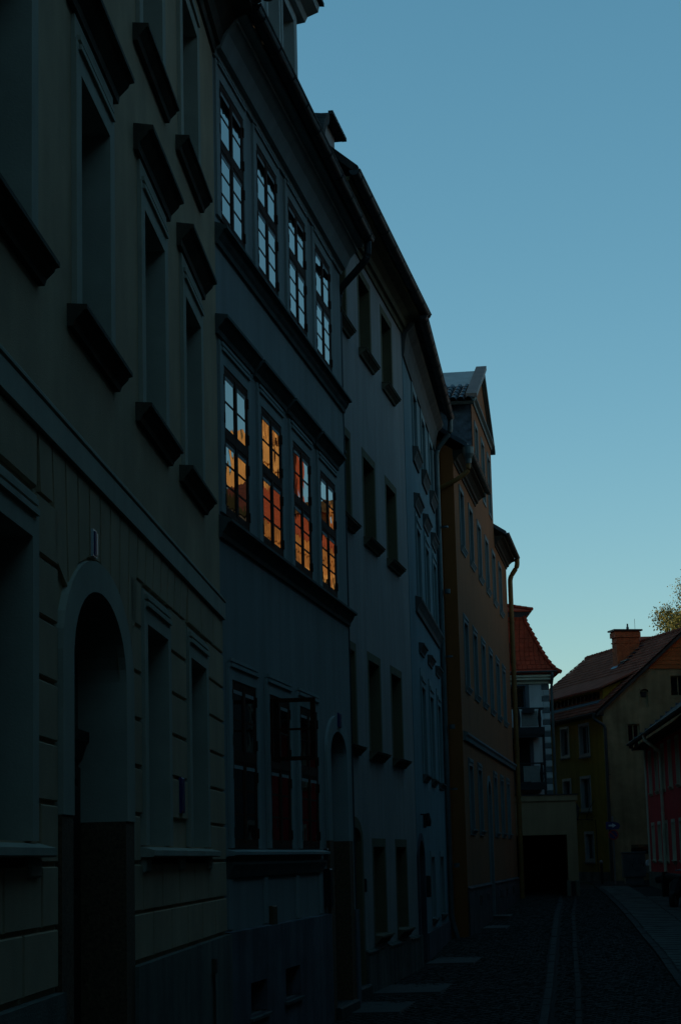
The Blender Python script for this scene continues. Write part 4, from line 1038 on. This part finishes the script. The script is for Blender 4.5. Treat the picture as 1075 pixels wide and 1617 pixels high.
HY.part('gable_wall', to_x(G().wall(0, 7.1, -1.6, 5.5, gops[:1]+gops[3:4]).wall(1.95, 5.15, 5.5, 7.15, [gops[1], gops[4]]).add([(0, 0, 5.5), (1.58, 0, 5.5), (1.58, 0, 6.83), (0, 0, 5.5)], ((0, 1, 2),)).wall(1.58, 1.95, 5.5, 6.83, [(1.58, 2.02, 5.62, 6.35, 0)]).add([(1.58, 0, 6.83), (1.95, 0, 6.83), (1.95, 0, 7.15)], ((0, 1, 2),)).add([(5.15, 0, 5.5), (7.1, 0, 5.5), (5.15, 0, 7.15)], ((0, 1, 2),))), 'gable')
HY.part('gable_tile_hanging', to_x(G().prism([(1.92, 7.15), (5.18, 7.15), (3.55, 8.55)], -.03, .0)), 'brickred')
g = G()
for k in range(8): 
    zz = 7.15+.17*k; hw = 1.63*(1-(zz-7.15)/1.4)
    if hw > .1: g.box(3.55-hw, 3.55+hw, -.045, -.03, zz, zz+.03)
HY.part('tile_hanging_courses', to_x(g), 'brickred')
for a, b, z0, z1, *_ in gops[:2]+gops[3:]:
    f = HY.part('window', to_x(G().ring(a, b, z0, z1, .07, -.015, .2).inring(a, b, z0, z1, .05, .1, .15).box((a+b)/2-.02, (a+b)/2+.02, .09, .14, z0+.05, z1-.05)), 'gable')
    HY.part('pane', to_x(G().quad((a, .12, z0), (b, .12, z0), (b, .12, z1), (a, .12, z1))), 'panedull', parent=f)
HY.part('blind_niche', to_x(G().archring(1.58, 2.02, 5.62, 6.35, .2, .05, -.01, .16).quad((1.55, .15, 5.6), (2.05, .15, 5.6), (2.05, .15, 6.4), (1.55, .15, 6.4))), 'gable')
HY.part('niche_vent', to_x(G().box(1.7, 1.9, .1, .149, 6.05, 6.25)), 'steel')
g = G().quad((-13, 0, -1.6), (-13, 7.1, -1.6), (-13, 7.1, 5.5), (-13, 0, 5.5)); g.f = [t[::-1] for t in g.f]
g.quad((0, 7.1, -1.6), (-13, 7.1, -1.6), (-13, 7.1, 5.5), (0, 7.1, 5.5))
HY.part('rear_walls', g, 'gable')
for a, b, z0, z1 in yw:
    f = HY.part('window', G().ring(a, b, z0, z1, .11, -.025, .16).inring(a, b, z0, z1, .05, .1, .15).box((a+b)/2-.025, (a+b)/2+.025, .09, .14, z0+.05, z1-.05), 'framew')
    HY.part('pane', G().quad((a, .12, z0), (b, .12, z0), (b, .12, z1), (a, .12, z1)), 'panedull', parent=f)
    HY.part('sill', G().box(a-.12, b+.12, -.08, .0, z0-.16, z0-.11), 'b2sill', parent=f)
HY.part('plinth', G().box(-13, .02, -.04, .01, -1.6, -.75), 'b3plinth')
sl = (8.72-5.5)/3.8
core = G().add([(.14, -.25, 5.44), (.14, 3.55, 8.66), (.14, 7.35, 5.44), (-13.2, -.25, 5.44), (-11.6, 3.55, 8.66), (-13.2, 7.35, 5.44)], ((0, 1, 4, 3), (1, 2, 5, 4), (3, 4, 5)))
HY.part('roof_boarding', core, 'tiledark')
n = 22
g = G()
for i in range(n):
    a, b = i/n, min(1, (i+1.25)/n)
    y0, z0, y1, z1 = -.3+3.85*a, 5.46+3.26*a, -.3+3.85*b, 5.46+3.26*b
    xl0, xl1 = -13.25+1.65*a, -13.25+1.65*b
    m_ = 34
    for k in range(m_):                                           # courses laid in short slightly uneven runs
        xa, xb = .16+(xl0-.16)*k/m_, .16+(xl0-.16)*(k+1)/m_
        e = random.uniform(0, .012); e2 = random.uniform(0, .006)
        g.add([(xa, y0-e, z0+.045+e2), (xb, y0-e, z0+.045+e2), (xb, y1, z1+.004), (xa, y1, z1+.004), (xa, y0-e, z0-.005), (xb, y0-e, z0-.005)], ((0, 3, 2, 1), (0, 1, 5, 4)))
HY.part('tile_courses', g, 'tilebrown', kind='stuff')
for k in range(38): HY.part('ridge_tile', G().tube([(.16-.31*k, 3.55, 8.74+.008*(k % 2)), (-.18-.31*k, 3.55, 8.72+.008*(k % 2))], [.085, .07], 7), 'tilebrown')
HY.part('verge_board', to_x(G().add([(-.3, -.17, 5.38), (3.55, -.17, 8.68), (3.55, -.17, 8.54), (-.3, -.17, 5.26), (-.3, -.13, 5.38), (3.55, -.13, 8.68), (3.55, -.13, 8.54), (-.3, -.13, 5.26)], ((0, 3, 2, 1), (0, 1, 5, 4), (3, 7, 6, 2)))), 'tiledark')
HY.part('eaves_board', G().extr([(-.24, 5.36), (0.02, 5.3), (.02, 5.5), (-.24, 5.46)], -13, .1), 'tiledark')
# long shed dormer
D = HY.part('shed_dormer', G().wall(-9.5, -.75, 5.9, 6.44, [(-9.2, -1.15, 6.04, 6.38)], .34).add([(-.75, .34, 5.9), (-.75, 1.5, 6.9), (-.75, .34, 6.44)], ((0, 1, 2),)).box(-9.2, -1.15, .35, .7, 6.0, 6.04).box(-9.2, -1.15, .35, .7, 6.38, 6.42), 'yellow')
HY.part('dormer_roof', G().add([(-9.9, .12, 6.40), (-.6, .12, 6.40), (-.15, 1.75, 7.13), (-10.2, 1.75, 7.13), (-9.9, .12, 6.47), (-.6, .12, 6.47), (-.15, 1.75, 7.2), (-10.2, 1.75, 7.2)], ((0, 3, 2, 1), (4, 5, 6, 7), (0, 1, 5, 4), (1, 2, 6, 5), (3, 0, 4, 7))), 'tilebrown', parent=D)
g = G()
for k in range(16): g.box(-9.2+.5*k, -9.14+.5*k, .4, .5, 6.04, 6.38)
HY.part('dormer_posts', g, 'framed', parent=D)
HY.part('dormer_dark_sheet', G().quad((-9.2, .62, 6.04), (-1.15, .62, 6.04), (-1.15, .62, 6.38), (-9.2, .62, 6.38)), 'room', parent=D)  # black sheet in place of window glass, its darkness put into the colour
HY.part('dormer_flashing', G().extr([(.12, 5.84), (.34, 5.99), (.34, 6.03), (.10, 5.89)], -9.6, -.9), 'metalroof', parent=D)
# chimney
CHX, CHY = -4.05, 2.32
ch = HY.part('chimney', G().box(CHX-.55, CHX+.0, CHY-.08, CHY+.92, 7.2, 8.86).box(CHX-.58, CHX+.03, CHY-.11, CHY+.95, 8.62, 8.67), 'brick')
g = G()
for i in range(16):
    z = 7.5+.085*i
    for k in range(5):
        y = CHY-.08+.2*k+(.1 if i % 2 else 0)
        if y+.19 > CHY+.93: continue
        o = None
        g.box(CHX-.0, CHX+.008, y+.006, y+.19, z+.008, z+.078)
HY.part('brick_courses', g, 'brick', parent=ch)
HY.part('chimney_head', G().box(CHX-.61, CHX+.06, CHY-.14, CHY+.98, 8.86, 9.08).box(CHX-.58, CHX+.03, CHY-.11, CHY+.95, 9.08, 9.12), 'brick', parent=ch)
HY.part('chimney_cap', G().box(CHX-.68, CHX+.13, CHY-.21, CHY+1.05, 9.12, 9.19), 'steel', parent=ch)
HY.part('flue_pipe', G().tube([(CHX-.3, CHY+.55, 9.19), (CHX-.3, CHY+.55, 9.3), (CHX-.3, CHY+.55, 9.34), (CHX-.3, CHY+.55, 9.46)], [.06, .06, .04, .035], 8), 'zinc', parent=ch)
HY.part('lightning_rod', G().tube([(CHX-.2, CHY+.84, 9.15), (CHX-.2, CHY+.84, 9.66)], .008, 5), 'steel', parent=ch)
HY.part('chimney_flashing', G().add([(CHX+.1, CHY-.2, 7.56), (CHX-.6, CHY-.2, 7.56), (CHX-.6, CHY+.1, 7.84), (CHX+.1, CHY+.1, 7.84)], ((0, 3, 2, 1),)), 'metalroof', parent=ch)
g = G()
for k in range(6): g.box(CHX+.25, CHX+.65, CHY-.05+.17*k, CHY+.06+.17*k, 7.72+.144*k, 7.745+.144*k)
HY.part('sweep_steps', g, 'slate')
HY.part('sweep_walkway', G().box(CHX+.05, CHX+.9, CHY-.02, CHY+.12, 7.80, 7.83), 'zinc')
gutter(HY, -13, .1, -.36, 5.42, .07, 'zincdark')
pipe(HY, [(-.02, -.36, 5.38), (-.02, -.36, 5.2), (.1, .06, 4.9), (.1, .06, -1.1)], .06, 'zincdark', clips=(3, 1))
# wall lantern and cable
ln = thing('wall_lantern', 'black wrought iron lantern on a scrolled bracket on the ochre yellow house', 'lantern', HY.root.matrix_basis @ Vector((-1.9, 0, 1.3+1.3)))
ln.rotation_euler = HY.root.rotation_euler
link('bracket', mesh('bracket', G().tube([(.25, 0, .0), (.2, -.5, .02), (.05, -.62, .0)], .018, 6).tube([(.55, -.01, .75), (.5, -.2, .45), (.3, -.3, .05)], .014, 6).tube([(.5, -.02, .12), (.4, -.35, .02)], .014, 6), 'steel'), ln)
link('lantern_frame', mesh('lantern_frame', G().tube([(0, -.62, .02), (0, -.62, .05), (0, -.62, .08)], [.1, .1, .12], 6).tube([(0, -.62, .42), (0, -.62, .46), (0, -.62, .62), (0, -.62, .7)], [.2, .19, .07, .02], 6), 'steel'), ln)
link('lantern_glass', mesh('lantern_glass', G().tube([(0, -.62, .08), (0, -.62, .42)], [.11, .17], 6), 'lampglass'), ln)
HY.part('cable', G().tube([(-1.35, -.015, 1.3), (-1.3, -.015, .9), (-1.25, -.015, -.75)], .014, 5), 'steel')
# roof of the house behind, just showing over the ridge
HB = House('rear_house', 'red brown tiled roof edge showing behind the brick chimney and ridge', (13.6, 92.0), (1, 0), -1.0)
HB.body(0, 7, 8, -1.2, 7.2, 'gable')
HB.part('front_wall', G().wall(0, 7, -1.2, 7.2, []), 'gable')
HB.roof(-.3, 7.3, 8, .3, 7.2, R(32), 'tilebrown')

# ------------------------------------------------------------------ the right-hand row
RP, RD = (10.6266, 72.0), (-.05807, -.99831)
HR = House('rendered_house', 'low raspberry red house with tall cream framed windows at the right edge', RP, RD, -1.7)
X0, X1 = -1.45, 20.0
cr5 = [.6+2.36*k for k in range(8)]
gr5 = [c for k, c in enumerate(cr5)]
ops = [(c-.38, c+.38, 2.02, 3.36) for c in cr5]+[(c-.38, c+.38, -.28, .88) for c in gr5]
HR.part('facade', G().wall(X0, X1, -1.9, 3.75, ops), 'red')
HR.body(X0, X1, 9.0, -1.9, 3.75, 'red', 3.6)
w = window_set('rec', .76, 1.34, dict(depth=.14, surround='cream', sw=.11, proud=.03, sill='cream', so=.16, sp=.07, sh=.12, frame='framew', fw=.05, bottom=True))
for c in cr5: put_window(HR, w, c, 2.02)
w = window_set('rec', .76, 1.16, dict(depth=.14, surround='cream', sw=.11, proud=.03, sill='cream', so=.16, sp=.07, sh=.12, frame='framew', fw=.05, bottom=True))
for c in gr5: put_window(HR, w, c, -.28)
HR.part('corner_pilaster', G().box(X0-.02, X0+.42, -.03, .01, -.7, 3.6), 'cream')
HR.part('plinth', G().box(X0-.02, X1, -.05, .01, -1.9, -.7), 'redplinth')
HR.part('roof', G().extr([(-.5, 3.72), (4.5, 7.5), (9.5, 3.72), (9.5, 3.86), (4.5, 7.68), (-.5, 3.86)], X0-.2, X1), 'tiledark')
HR.part('tile_courses', tiled((X1, -.52, 3.84), (X0-.22, -.52, 3.84), (X0-.22, 4.5, 7.66), (X1, 4.5, 7.66), 26, .035), 'tiledark', kind='stuff')
g = G()
for k in range(26):
    t = k/26
    g.box(X0-.26, X0-.14, -.52+5.02*t, -.52+5.02*t+.17, 3.86+3.82*t, 3.95+3.82*t)
HR.part('verge_tiles', g, 'slate')
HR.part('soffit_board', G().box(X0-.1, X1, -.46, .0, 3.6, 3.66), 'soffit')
gutter(HR, X0-.2, X1, -.56, 3.82, .06, 'zinc')
pipe(HR, [(5.15, -.56, 3.78), (5.15, -.56, 3.6), (5.35, -.2, 3.3), (5.42, -.1, 3.2), (5.42, -.1, -1.45)], .055, 'cream', clips=(2, .6), joints=(1.2,))
D = HR.part('dormer', G().box(11.2, 13.0, .5, 3.0, 4.4, 5.3), 'white')
HR.part('dormer_roof', G().box(11.0, 13.2, .3, 3.4, 5.3, 5.4), 'metalroof', parent=D)

# houses beside and behind the photographer on the left, and an unseen one added across his back for shade
HL = House('rendered_house', 'plain grey house on the left beside the photographer, outside the picture', (-1.2736, 20.992), (0.04979, 0.99876), -2.35)
HL.part('facade', G().wall(-44, -15.12, -2.6, 9.6, [(x-.55, x+.55, z, z+1.6) for x in (-42, -39, -36, -33, -30, -27, -24, -21, -18) for z in (.2, 3.5, 6.6)]), 'dull')
HL.body(-44, -15.12, 9.0, -2.6, 9.6, 'dull', 3.4)
HL.roof(-44.1, -15.12, 9.0, .5, 9.66, R(40), 'tiledark')
w = window_set('rec', 1.1, 1.6, dict(depth=.2, surround='b1trim', sw=.12, proud=.02, sill='b4sill', so=.15, sp=.08, sh=.12, frame='framew', panes=False))
for x in (-42, -39, -36, -33, -30, -27, -24, -21, -18):
    for z in (.2, 3.5, 6.6): put_window(HL, w, x, z)
HZ = House('rendered_house', 'unseen dull house added across the street behind the photographer for shade', (16, -27), (-1, 0), -2.4)
HZ.part('facade', G().wall(0, 30, -2.6, 10.5, [(x-.5, x+.5, z, z+1.6) for x in range(2, 30, 3) for z in (-.5, 2.8, 6.0)]), 'dull')
HZ.body(0, 30, 9, -2.6, 10.5, 'dull', 3.4)
HZ.roof(-.2, 30.2, 9, .4, 10.5, R(40), 'tiledark')
for x in range(2, 30, 3):
    for z in (-.5, 2.8, 6.0): put_window(HZ, w, x, z)

# nearer houses of the right-hand row (outside the frame; they close the street and stand in the window reflections)
rw = [(20.05, 32, 5.2, 'dull', 'low grey house across the street next to the red house'),
      (32.05, 44, 11.2, 'dull', 'grey three storey house across the street facing the blue grey house'),
      (44.05, 58, 11.8, 'dull', 'dull grey house across the street facing the sage cream house'),
      (58.05, 74, 11.5, 'dull', 'beige house across the street beside the photographer'),
      (74.05, 92, 11.0, 'dull', 'grey house across the street behind the photographer')]
for a, b, e, m_, lab in rw:
    h = House('rendered_house', lab, RP, RD, -2.3)
    nw = int((b-a)/2.6)
    cs = [a+(b-a)*(k+.5)/nw for k in range(nw)]
    lv = [z for z in (-.6, 2.4, 5.2, 8.3) if z+1.5 < e]
    h.part('facade', G().wall(a, b, -2.6, e, [(c-.5, c+.5, z, z+1.5) for c in cs for z in lv]), m_)
    h.body(a, b, 9, -2.6, e, m_, 3.2)
    h.roof(a, b, 9, .25, e, R(36), 'tiledark')
    w = window_set('rec', 1.0, 1.5, dict(depth=.2, surround='b1trim', sw=.12, proud=.02, sill='b4sill', so=.15, sp=.08, sh=.12, frame='framew', panes=False))
    for c in cs:
        for z in lv: put_window(h, w, c, z)

# sunlit houses further back on the right, seen only mirrored in the first floor panes
HQ = House('rendered_house', 'sunlit ochre house with red tiled roof mirrored in the right hand panes', (16.5, 95.0), (0, -1), -1.4)
qc = [2.2+2.4*k for k in range(9)]
HQ.part('facade', G().wall(0, 25, -1.6, 12.3, [(c-.5, c+.5, z, z+1.5) for c in qc for z in (.5, 3.6, 6.7, 9.7)]), 'ochre')
HQ.body(0, 25, 8, -1.6, 12.3, 'ochre', 4)
w = window_set('rec', 1.0, 1.5, dict(depth=.16, surround='peach', sw=.16, proud=.03, sill='ochre', so=.2, sp=.1, sh=.15, frame='framed', panes=False))
for c in qc:
    for z in (.5, 3.6, 6.7, 9.7): put_window(HQ, w, c, z)
HQ.part('roof', G().add([(-.2, -.2, 12.3), (25.2, -.2, 12.3), (25.2, 8.2, 12.3), (-.2, 8.2, 12.3), (-.2, 4, 15.9), (14.2, 4, 15.9)], ((0, 1, 5, 4), (1, 2, 5), (2, 3, 4, 5), (3, 0, 4))), 'tilelit')
HQ.part('tile_courses', tiled((25.2, -.24, 12.34), (-.2, -.24, 12.34), (-.2, 4, 15.94), (14.2, 4, 15.94), 26, .05), 'tilelit', kind='stuff')
HQ.part('eaves_cornice', G().extr([(.02, 11.8), (-.08, 11.85), (-.12, 12.1), (-.2, 12.3), (.02, 12.32)][::-1], 0, 25), 'ochre')
HQ.part('chimney', G().box(9.0, 10.0, 3.4, 4.2, 15.5, 18.6).box(8.9, 10.1, 3.3, 4.3, 18.2, 18.45), 'tilelit')
HQ.part('roof_dormer', G().box(12.2, 13.3, .9, 3.6, 13.2, 14.5).prism([(12.05, 14.5), (13.45, 14.5), (12.75, 15.1)], .8, 3.9), 'ochre')
HN = House('rendered_house', 'dark slate roofed house with white gable edges mirrored in the first pane', (16.4, 69.9), (0, -1), -1.4)
HN.part('facade', G().wall(0, 4.4, -1.6, 12.2, []), 'tiledark')
HN.body(0, 4.4, 8, -1.6, 12.2, 'tiledark')
HN.part('roof', G().add([(-.2, -.1, 12.2), (4.6, -.1, 12.2), (4.6, 4, 13.0), (-.2, 4, 13.0), (-.2, 8, 12.2), (4.6, 8, 12.2)], ((0, 1, 2, 3), (3, 2, 5, 4))), 'slate')
HN.part('verge_board', G().prism([(.4, 10.0), (.6, 10.0), (2.2, 11.7), (3.8, 10.0), (4.0, 10.0), (2.2, 11.95)], -.12, -.02), 'greytrim')
HT = House('church', 'tall sunlit peach church gable mirrored in the first floor panes', (24.5, 95.2), (0, -1), -1.2, cat='church')
HT.part('nave_wall', G().wall(-1.3, 7.6, -1.5, 15, [(1.4, 2.3, 8, 13.2, .5), (5.2, 6.1, 8, 13.2, .5)]).prism([(-1.3, 15), (7.6, 15), (7.5, 16.8), (7.2, 17.1), (7.1, 17.6), (6.6, 18.0), (6.5, 18.5), (6.05, 18.9), (5.75, 20.2), (3.1, 20.4), (3.0, 25.5), (-1.3, 25.5)], 0, .12), 'peach')
HT.part('side_walls', G().quad((7.6, 0, -1.5), (-1.7, 3.6, -1.5), (-1.7, 3.6, 15), (7.6, 0, 15)).quad((-1.7, 3.6, -1.5), (-1.3, 0, -1.5), (-1.3, 0, 15), (-1.7, 3.6, 15)).add([(-1.3, .02, 15), (7.6, .02, 15), (-1.7, 3.6, 15)], ((0, 1, 2),)), 'peach')
for x, z in ((.2, 17.0), (1.7, 17.0), (.2, 20.4), (1.7, 20.4), (.9, 23.3)): HT.part('sound_opening', G().archring(x, x+.5, z, z+1.5, .25, .1, -.05, .0).quad((x, -.01, z), (x+.5, -.01, z), (x+.5, -.01, z+1.4), (x, -.01, z+1.4)), 'ochre')
for a in (1.4, 5.2): HT.part('arched_window', G().archring(a, a+.9, 8, 13.2, .5, .12, -.03, .3).quad((a, .28, 8), (a+.9, .28, 8), (a+.9, .28, 13.2), (a, .28, 13.2)), 'peach')
for zz in (7.4, 14.6, 19.2, 22.4): HT.part('string_course', G().box(-1.3, 7.6 if zz < 15 else 5.8 if zz < 20 else 2.9, -.12, .02, zz, zz+.25), 'peach')

# unseen block added behind the orange house to keep sun off the far roofs
HX = House('unseen_shade_block', 'plain grey block added unseen behind the orange house to shade the far roofs', (-16, 65.9), (1, 0), -1.3)
HX.part('facade', G().wall(0, 16.4, -1.5, 12.8, []), 'dull')
HX.body(0, 16.4, 33.5, -1.5, 12.8, 'dull')
HX.part('roof', G().box(-.2, 16.5, -.2, 33.7, 12.8, 13.0), 'tiledark')

# ------------------------------------------------------------------ street furniture and vehicles
def at(x, y): return (x, y, gz(y))
sp = thing('traffic_sign', 'grey post with a blue board above a round no stopping sign, by the ochre house', 'traffic sign', at(9.78, 76))
gb = gz(76)-CAMZ
link('post', mesh('post', G().tube([(0, .03, 0), (0, .03, 2.5)], .032, 10), 'galv'), sp)
z0 = .64-gb
link('round_sign', mesh('round_sign', G().tube([(0, -.022, z0), (0, -.002, z0)], .185, 24), 'signblue'), sp)
link('sign_ring', mesh('sign_ring', G().archring(-.145, .145, z0, z0+.145, .145, .045, -.03, -.023, .045, 16).add([(-v[0], v[1], 2*z0-v[2]) for v in G().archring(-.145, .145, z0, z0+.145, .145, .045, -.03, -.023, .045, 16).v], G().archring(-.145, .145, z0, z0+.145, .145, .045, -.03, -.023, .045, 16).f), 'signred'), sp)
q = G().box(-.022, .022, -.029, -.0235, -.17, .17); c_, s_ = math.cos(R(45)), math.sin(R(45))
q.v = [(x*c_-z*s_, y, x*s_+z*c_+z0) for x, y, z in q.v]
link('sign_slash', mesh('sign_slash', q, 'signred'), sp)
z1 = z0+.34
q = G().prism([(-.26, z1-.14), (.2, z1-.14), (.27, z1-.02), (.22, z1+.08), (.02, z1+.14), (-.26, z1+.14)], -.022, -.004)
link('direction_board', mesh('direction_board', q, 'signblue'), sp)
q = G().prism([(-.16, z1-.03), (-.02, z1-.03), (-.02, z1-.08), (.12, z1), (-.02, z1+.08), (-.02, z1+.03), (-.16, z1+.03)], -.026, -.0225)
link('board_arrow', mesh('board_arrow', q, 'signwhite'), sp)
bo = thing('bollard', 'short dark bollard with a pale cap beside the traffic sign post', 'bollard', at(9.35, 76.5))
link('shaft', mesh('shaft', G().tube([(0, 0, 0), (0, 0, .78)], .05, 10), 'steel'), bo)
link('cap', mesh('cap', G().tube([(0, 0, .78), (0, 0, .84), (0, 0, .9)], [.07, .075, .03], 10), 'galv'), bo)
cb = thing('utility_cabinet', 'grey blue utility cabinet with spray painted scrawl against the drab gable wall', 'utility cabinet', at(10.56, 76.6))
link('body', mesh('body', G().bev(-.42, .42, -.2, .2, .24, 1.12, .015).box(-.34, .34, -.14, .16, 0, .24), 'box'), cb)
link('lid', mesh('lid', G().bev(-.45, .45, -.23, .23, 1.12, 1.17, .01), 'box'), cb)
for a in (-.4, .02): 
    d_ = link('door', mesh('door', G().bev(a, a+.38, -.215, -.2, .3, 1.08, .006), 'box'), cb)
    link('handle', mesh('handle', G().box(a+.3, a+.33, -.235, -.215, .62, .74), 'steel'), d_)
scr = G()
for k, pts in enumerate(([(-.32, .95), (-.25, .7), (-.18, .95), (-.12, .68), (-.2, .6)], [(-.05, .7), (-.02, .95), (.06, .9), (.0, .82), (.1, .68)], [(.16, .95), (.14, .7), (.26, .72), (.28, .92), (.18, .86)], [(-.3, .5), (-.1, .56), (.1, .48), (.3, .55)])):
    scr.tube([(x, -.217, z) for x, z in pts], .012, 4)
link('spray_scrawl', mesh('spray_scrawl', scr, 'paint'), cb)
# car
cr = thing('parked_car', 'white parked car half hidden behind the red house', 'car', at(13.5, 79.0), R(180))
def carbody(g, prof, hw, tuck):
    n = len(prof)
    for sgn in (-1, 1):
        pass
    v = []
    for (x, z) in prof: v += [(x, -hw*(1-tuck*max(0, z-.75)), z), (x, hw*(1-tuck*max(0, z-.75)), z)]
    f = [(2*i, 2*((i+1) % n), 2*((i+1) % n)+1, 2*i+1) for i in range(n)]
    f += [tuple(2*i for i in range(n))[::-1], tuple(2*i+1 for i in range(n))]
    return g.add(v, f)
prof = [(-2.1, .32), (-2.12, .62), (-2.05, .85), (-1.95, .95), (-1.5, 1.0), (-1.25, 1.34), (-.9, 1.45), (.2, 1.47), (.6, 1.4), (1.15, 1.0), (1.7, .92), (2.0, .8), (2.1, .6), (2.06, .34), (1.7, .22), (-1.8, .22)]
link('body', mesh('body', carbody(G(), prof[::-1], .86, .22), 'carwhite'), cr)
wn_ = G()
wn_.add([(1.13, -.7, 1.03), (1.13, .7, 1.03), (.64, .62, 1.385), (.64, -.62, 1.385)], ((0, 1, 2, 3),)); wn_.v = [(x+.03, y, z+.02) for x, y, z in wn_.v]
link('windscreen', mesh('windscreen', wn_, 'pane'), cr)
for sgn in (-1, 1):
    link('side_window', mesh('side_window', G().add([(-1.2, sgn*.82, 1.03), (1.0, sgn*.82, 1.03), (.55, sgn*.745, 1.36), (-.95, sgn*.745, 1.38)], ((0, 1, 2, 3),)), 'pane'), cr)
    hl = link('headlight', mesh('headlight', G().add([(2.06, sgn*.5, .62), (2.03, sgn*.8, .62), (1.9, sgn*.82, .8), (2.0, sgn*.5, .78), (2.13, sgn*.5, .63), (2.1, sgn*.8, .63), (1.95, sgn*.83, .81), (2.05, sgn*.5, .79)], ((4, 5, 6, 7), (0, 1, 5, 4), (3, 2, 6, 7), (0, 4, 7, 3), (1, 2, 6, 5))), 'signwhite'), cr)
    for x in (-1.3, 1.32):
        wh = link('wheel', mesh('wheel', G().tube([(x, sgn*.88, .31), (x, sgn*.68, .31)], .31, 18), 'black'), cr)
        link('rim', mesh('rim', G().tube([(x, sgn*.89, .31), (x, sgn*.86, .31)], .19, 14), 'galv'), wh)
link('bumper', mesh('bumper', G().bev(-.8, .8, 0, .06, .3, .5, .02), 'black'), cr)
cr.children[-1].rotation_euler = (0, 0, R(90)); cr.children[-1].location = (2.14, 0, 0)
# scooter at the right edge
sc = thing('motor_scooter', 'dark motor scooter parked on the pavement by the red house', 'scooter', at(9.22, 57.6), R(62))
g = G().tube([(-.62, 0, .32), (-.3, 0, .62), (.05, 0, .42), (.35, 0, .3), (.55, 0, .55), (.62, 0, .95)], [.16, .2, .12, .1, .1, .07], 10)
link('body', mesh('body', g, 'black'), sc)
link('seat', mesh('seat', G().tube([(-.7, 0, .78), (-.35, 0, .84), (0, 0, .78)], [.1, .14, .1], 10), 'black'), sc)
link('leg_shield', mesh('leg_shield', G().prism([(-.2, .32), (.2, .32), (.26, .75), (.16, 1.0), (-.16, 1.0), (-.26, .75)], .42, .47), 'black'), sc)
sc.children[-1].rotation_euler = (0, 0, R(-90))
for x in (-.62, .72):
    wh = link('wheel', mesh('wheel', G().tube([(x, -.06, .24), (x, .06, .24)], .24, 16), 'black'), sc)
    link('rim', mesh('rim', G().tube([(x, -.065, .24), (x, .065, .24)], .12, 12), 'galv'), wh)
hb = link('handlebar', mesh('handlebar', G().tube([(.6, -.34, 1.02), (.64, 0, 1.06), (.6, .34, 1.02)], .02, 8).tube([(.62, 0, .9), (.63, 0, 1.06)], .03, 8), 'galv'), sc)
for sgn in (-1, 1):
    mr = link('mirror', mesh('mirror', G().tube([(.6, sgn*.3, 1.03), (.66, sgn*.34, 1.2)], .01, 6).tube([(.66, sgn*.34, 1.24), (.68, sgn*.34, 1.24)], .06, 10), 'chrome'), sc)
link('headlight', mesh('headlight', G().tube([(.62, 0, .94), (.72, 0, .94)], [.09, .07], 12), 'chrome'), sc)

# ------------------------------------------------------------------ tree behind the roofs
tr = thing('tree', 'autumn tree with sunlit yellow green leaves rising behind the brown roof', 'tree', at(23.4, 126))
tr.scale = (1.1, 1.1, 1.22)
g = G().tube([(0, 0, 0), (.1, 0, 3), (-.1, .1, 7), (.1, 0, 10), (0, 0, 14)], [.38, .32, .26, .18, .05], 10)
tips = []
rnd = random.Random(4)
for k in range(26):
    h = rnd.uniform(5.5, 13.5)
    a = rnd.uniform(0, 6.283)
    L = rnd.uniform(2.2, 4.6)*(1-.035*abs(h-9))
    p = Vector((0, 0, h)); pts = [p]
    for s_ in range(4):
        p = p+Vector((math.cos(a)*L/4, math.sin(a)*L/4, L/4*rnd.uniform(.2, .75))); a += rnd.uniform(-.3, .3); pts.append(p)
        tips.append((p, .55+.25*rnd.random()))
    g.tube(pts, [.09, .065, .045, .03, .012], 6)
    for s_ in range(4):
        b = pts[rnd.randrange(1, 5)]
        e = b+Vector((rnd.uniform(-1, 1), rnd.uniform(-1, 1), rnd.uniform(-.1, .9)))*1.0
        g.tube([b, (b+e)/2+Vector((0, 0, .08)), e], [.025, .016, .006], 4); tips.append((e, .45+.3*rnd.random()))
link('trunk', mesh('trunk', g, 'bark'), tr)
lf = G()
for p, r in tips:
    for k in range(340):
        d = Vector((rnd.gauss(0, 1), rnd.gauss(0, 1), rnd.gauss(0, .8)))*r*.5
        c = p+d
        a = Vector((rnd.uniform(-1, 1), rnd.uniform(-1, 1), rnd.uniform(-1, 1))).normalized()*rnd.uniform(.04, .085)
        b = a.cross(Vector((rnd.uniform(-1, 1), rnd.uniform(-1, 1), rnd.uniform(-1, 1)))).normalized()*rnd.uniform(.025, .05)
        lf.add([c-a, c+b, c+a, c-b], ((0, 1, 2, 3),))
link('crown', mesh('crown', lf, 'leaf'), tr)
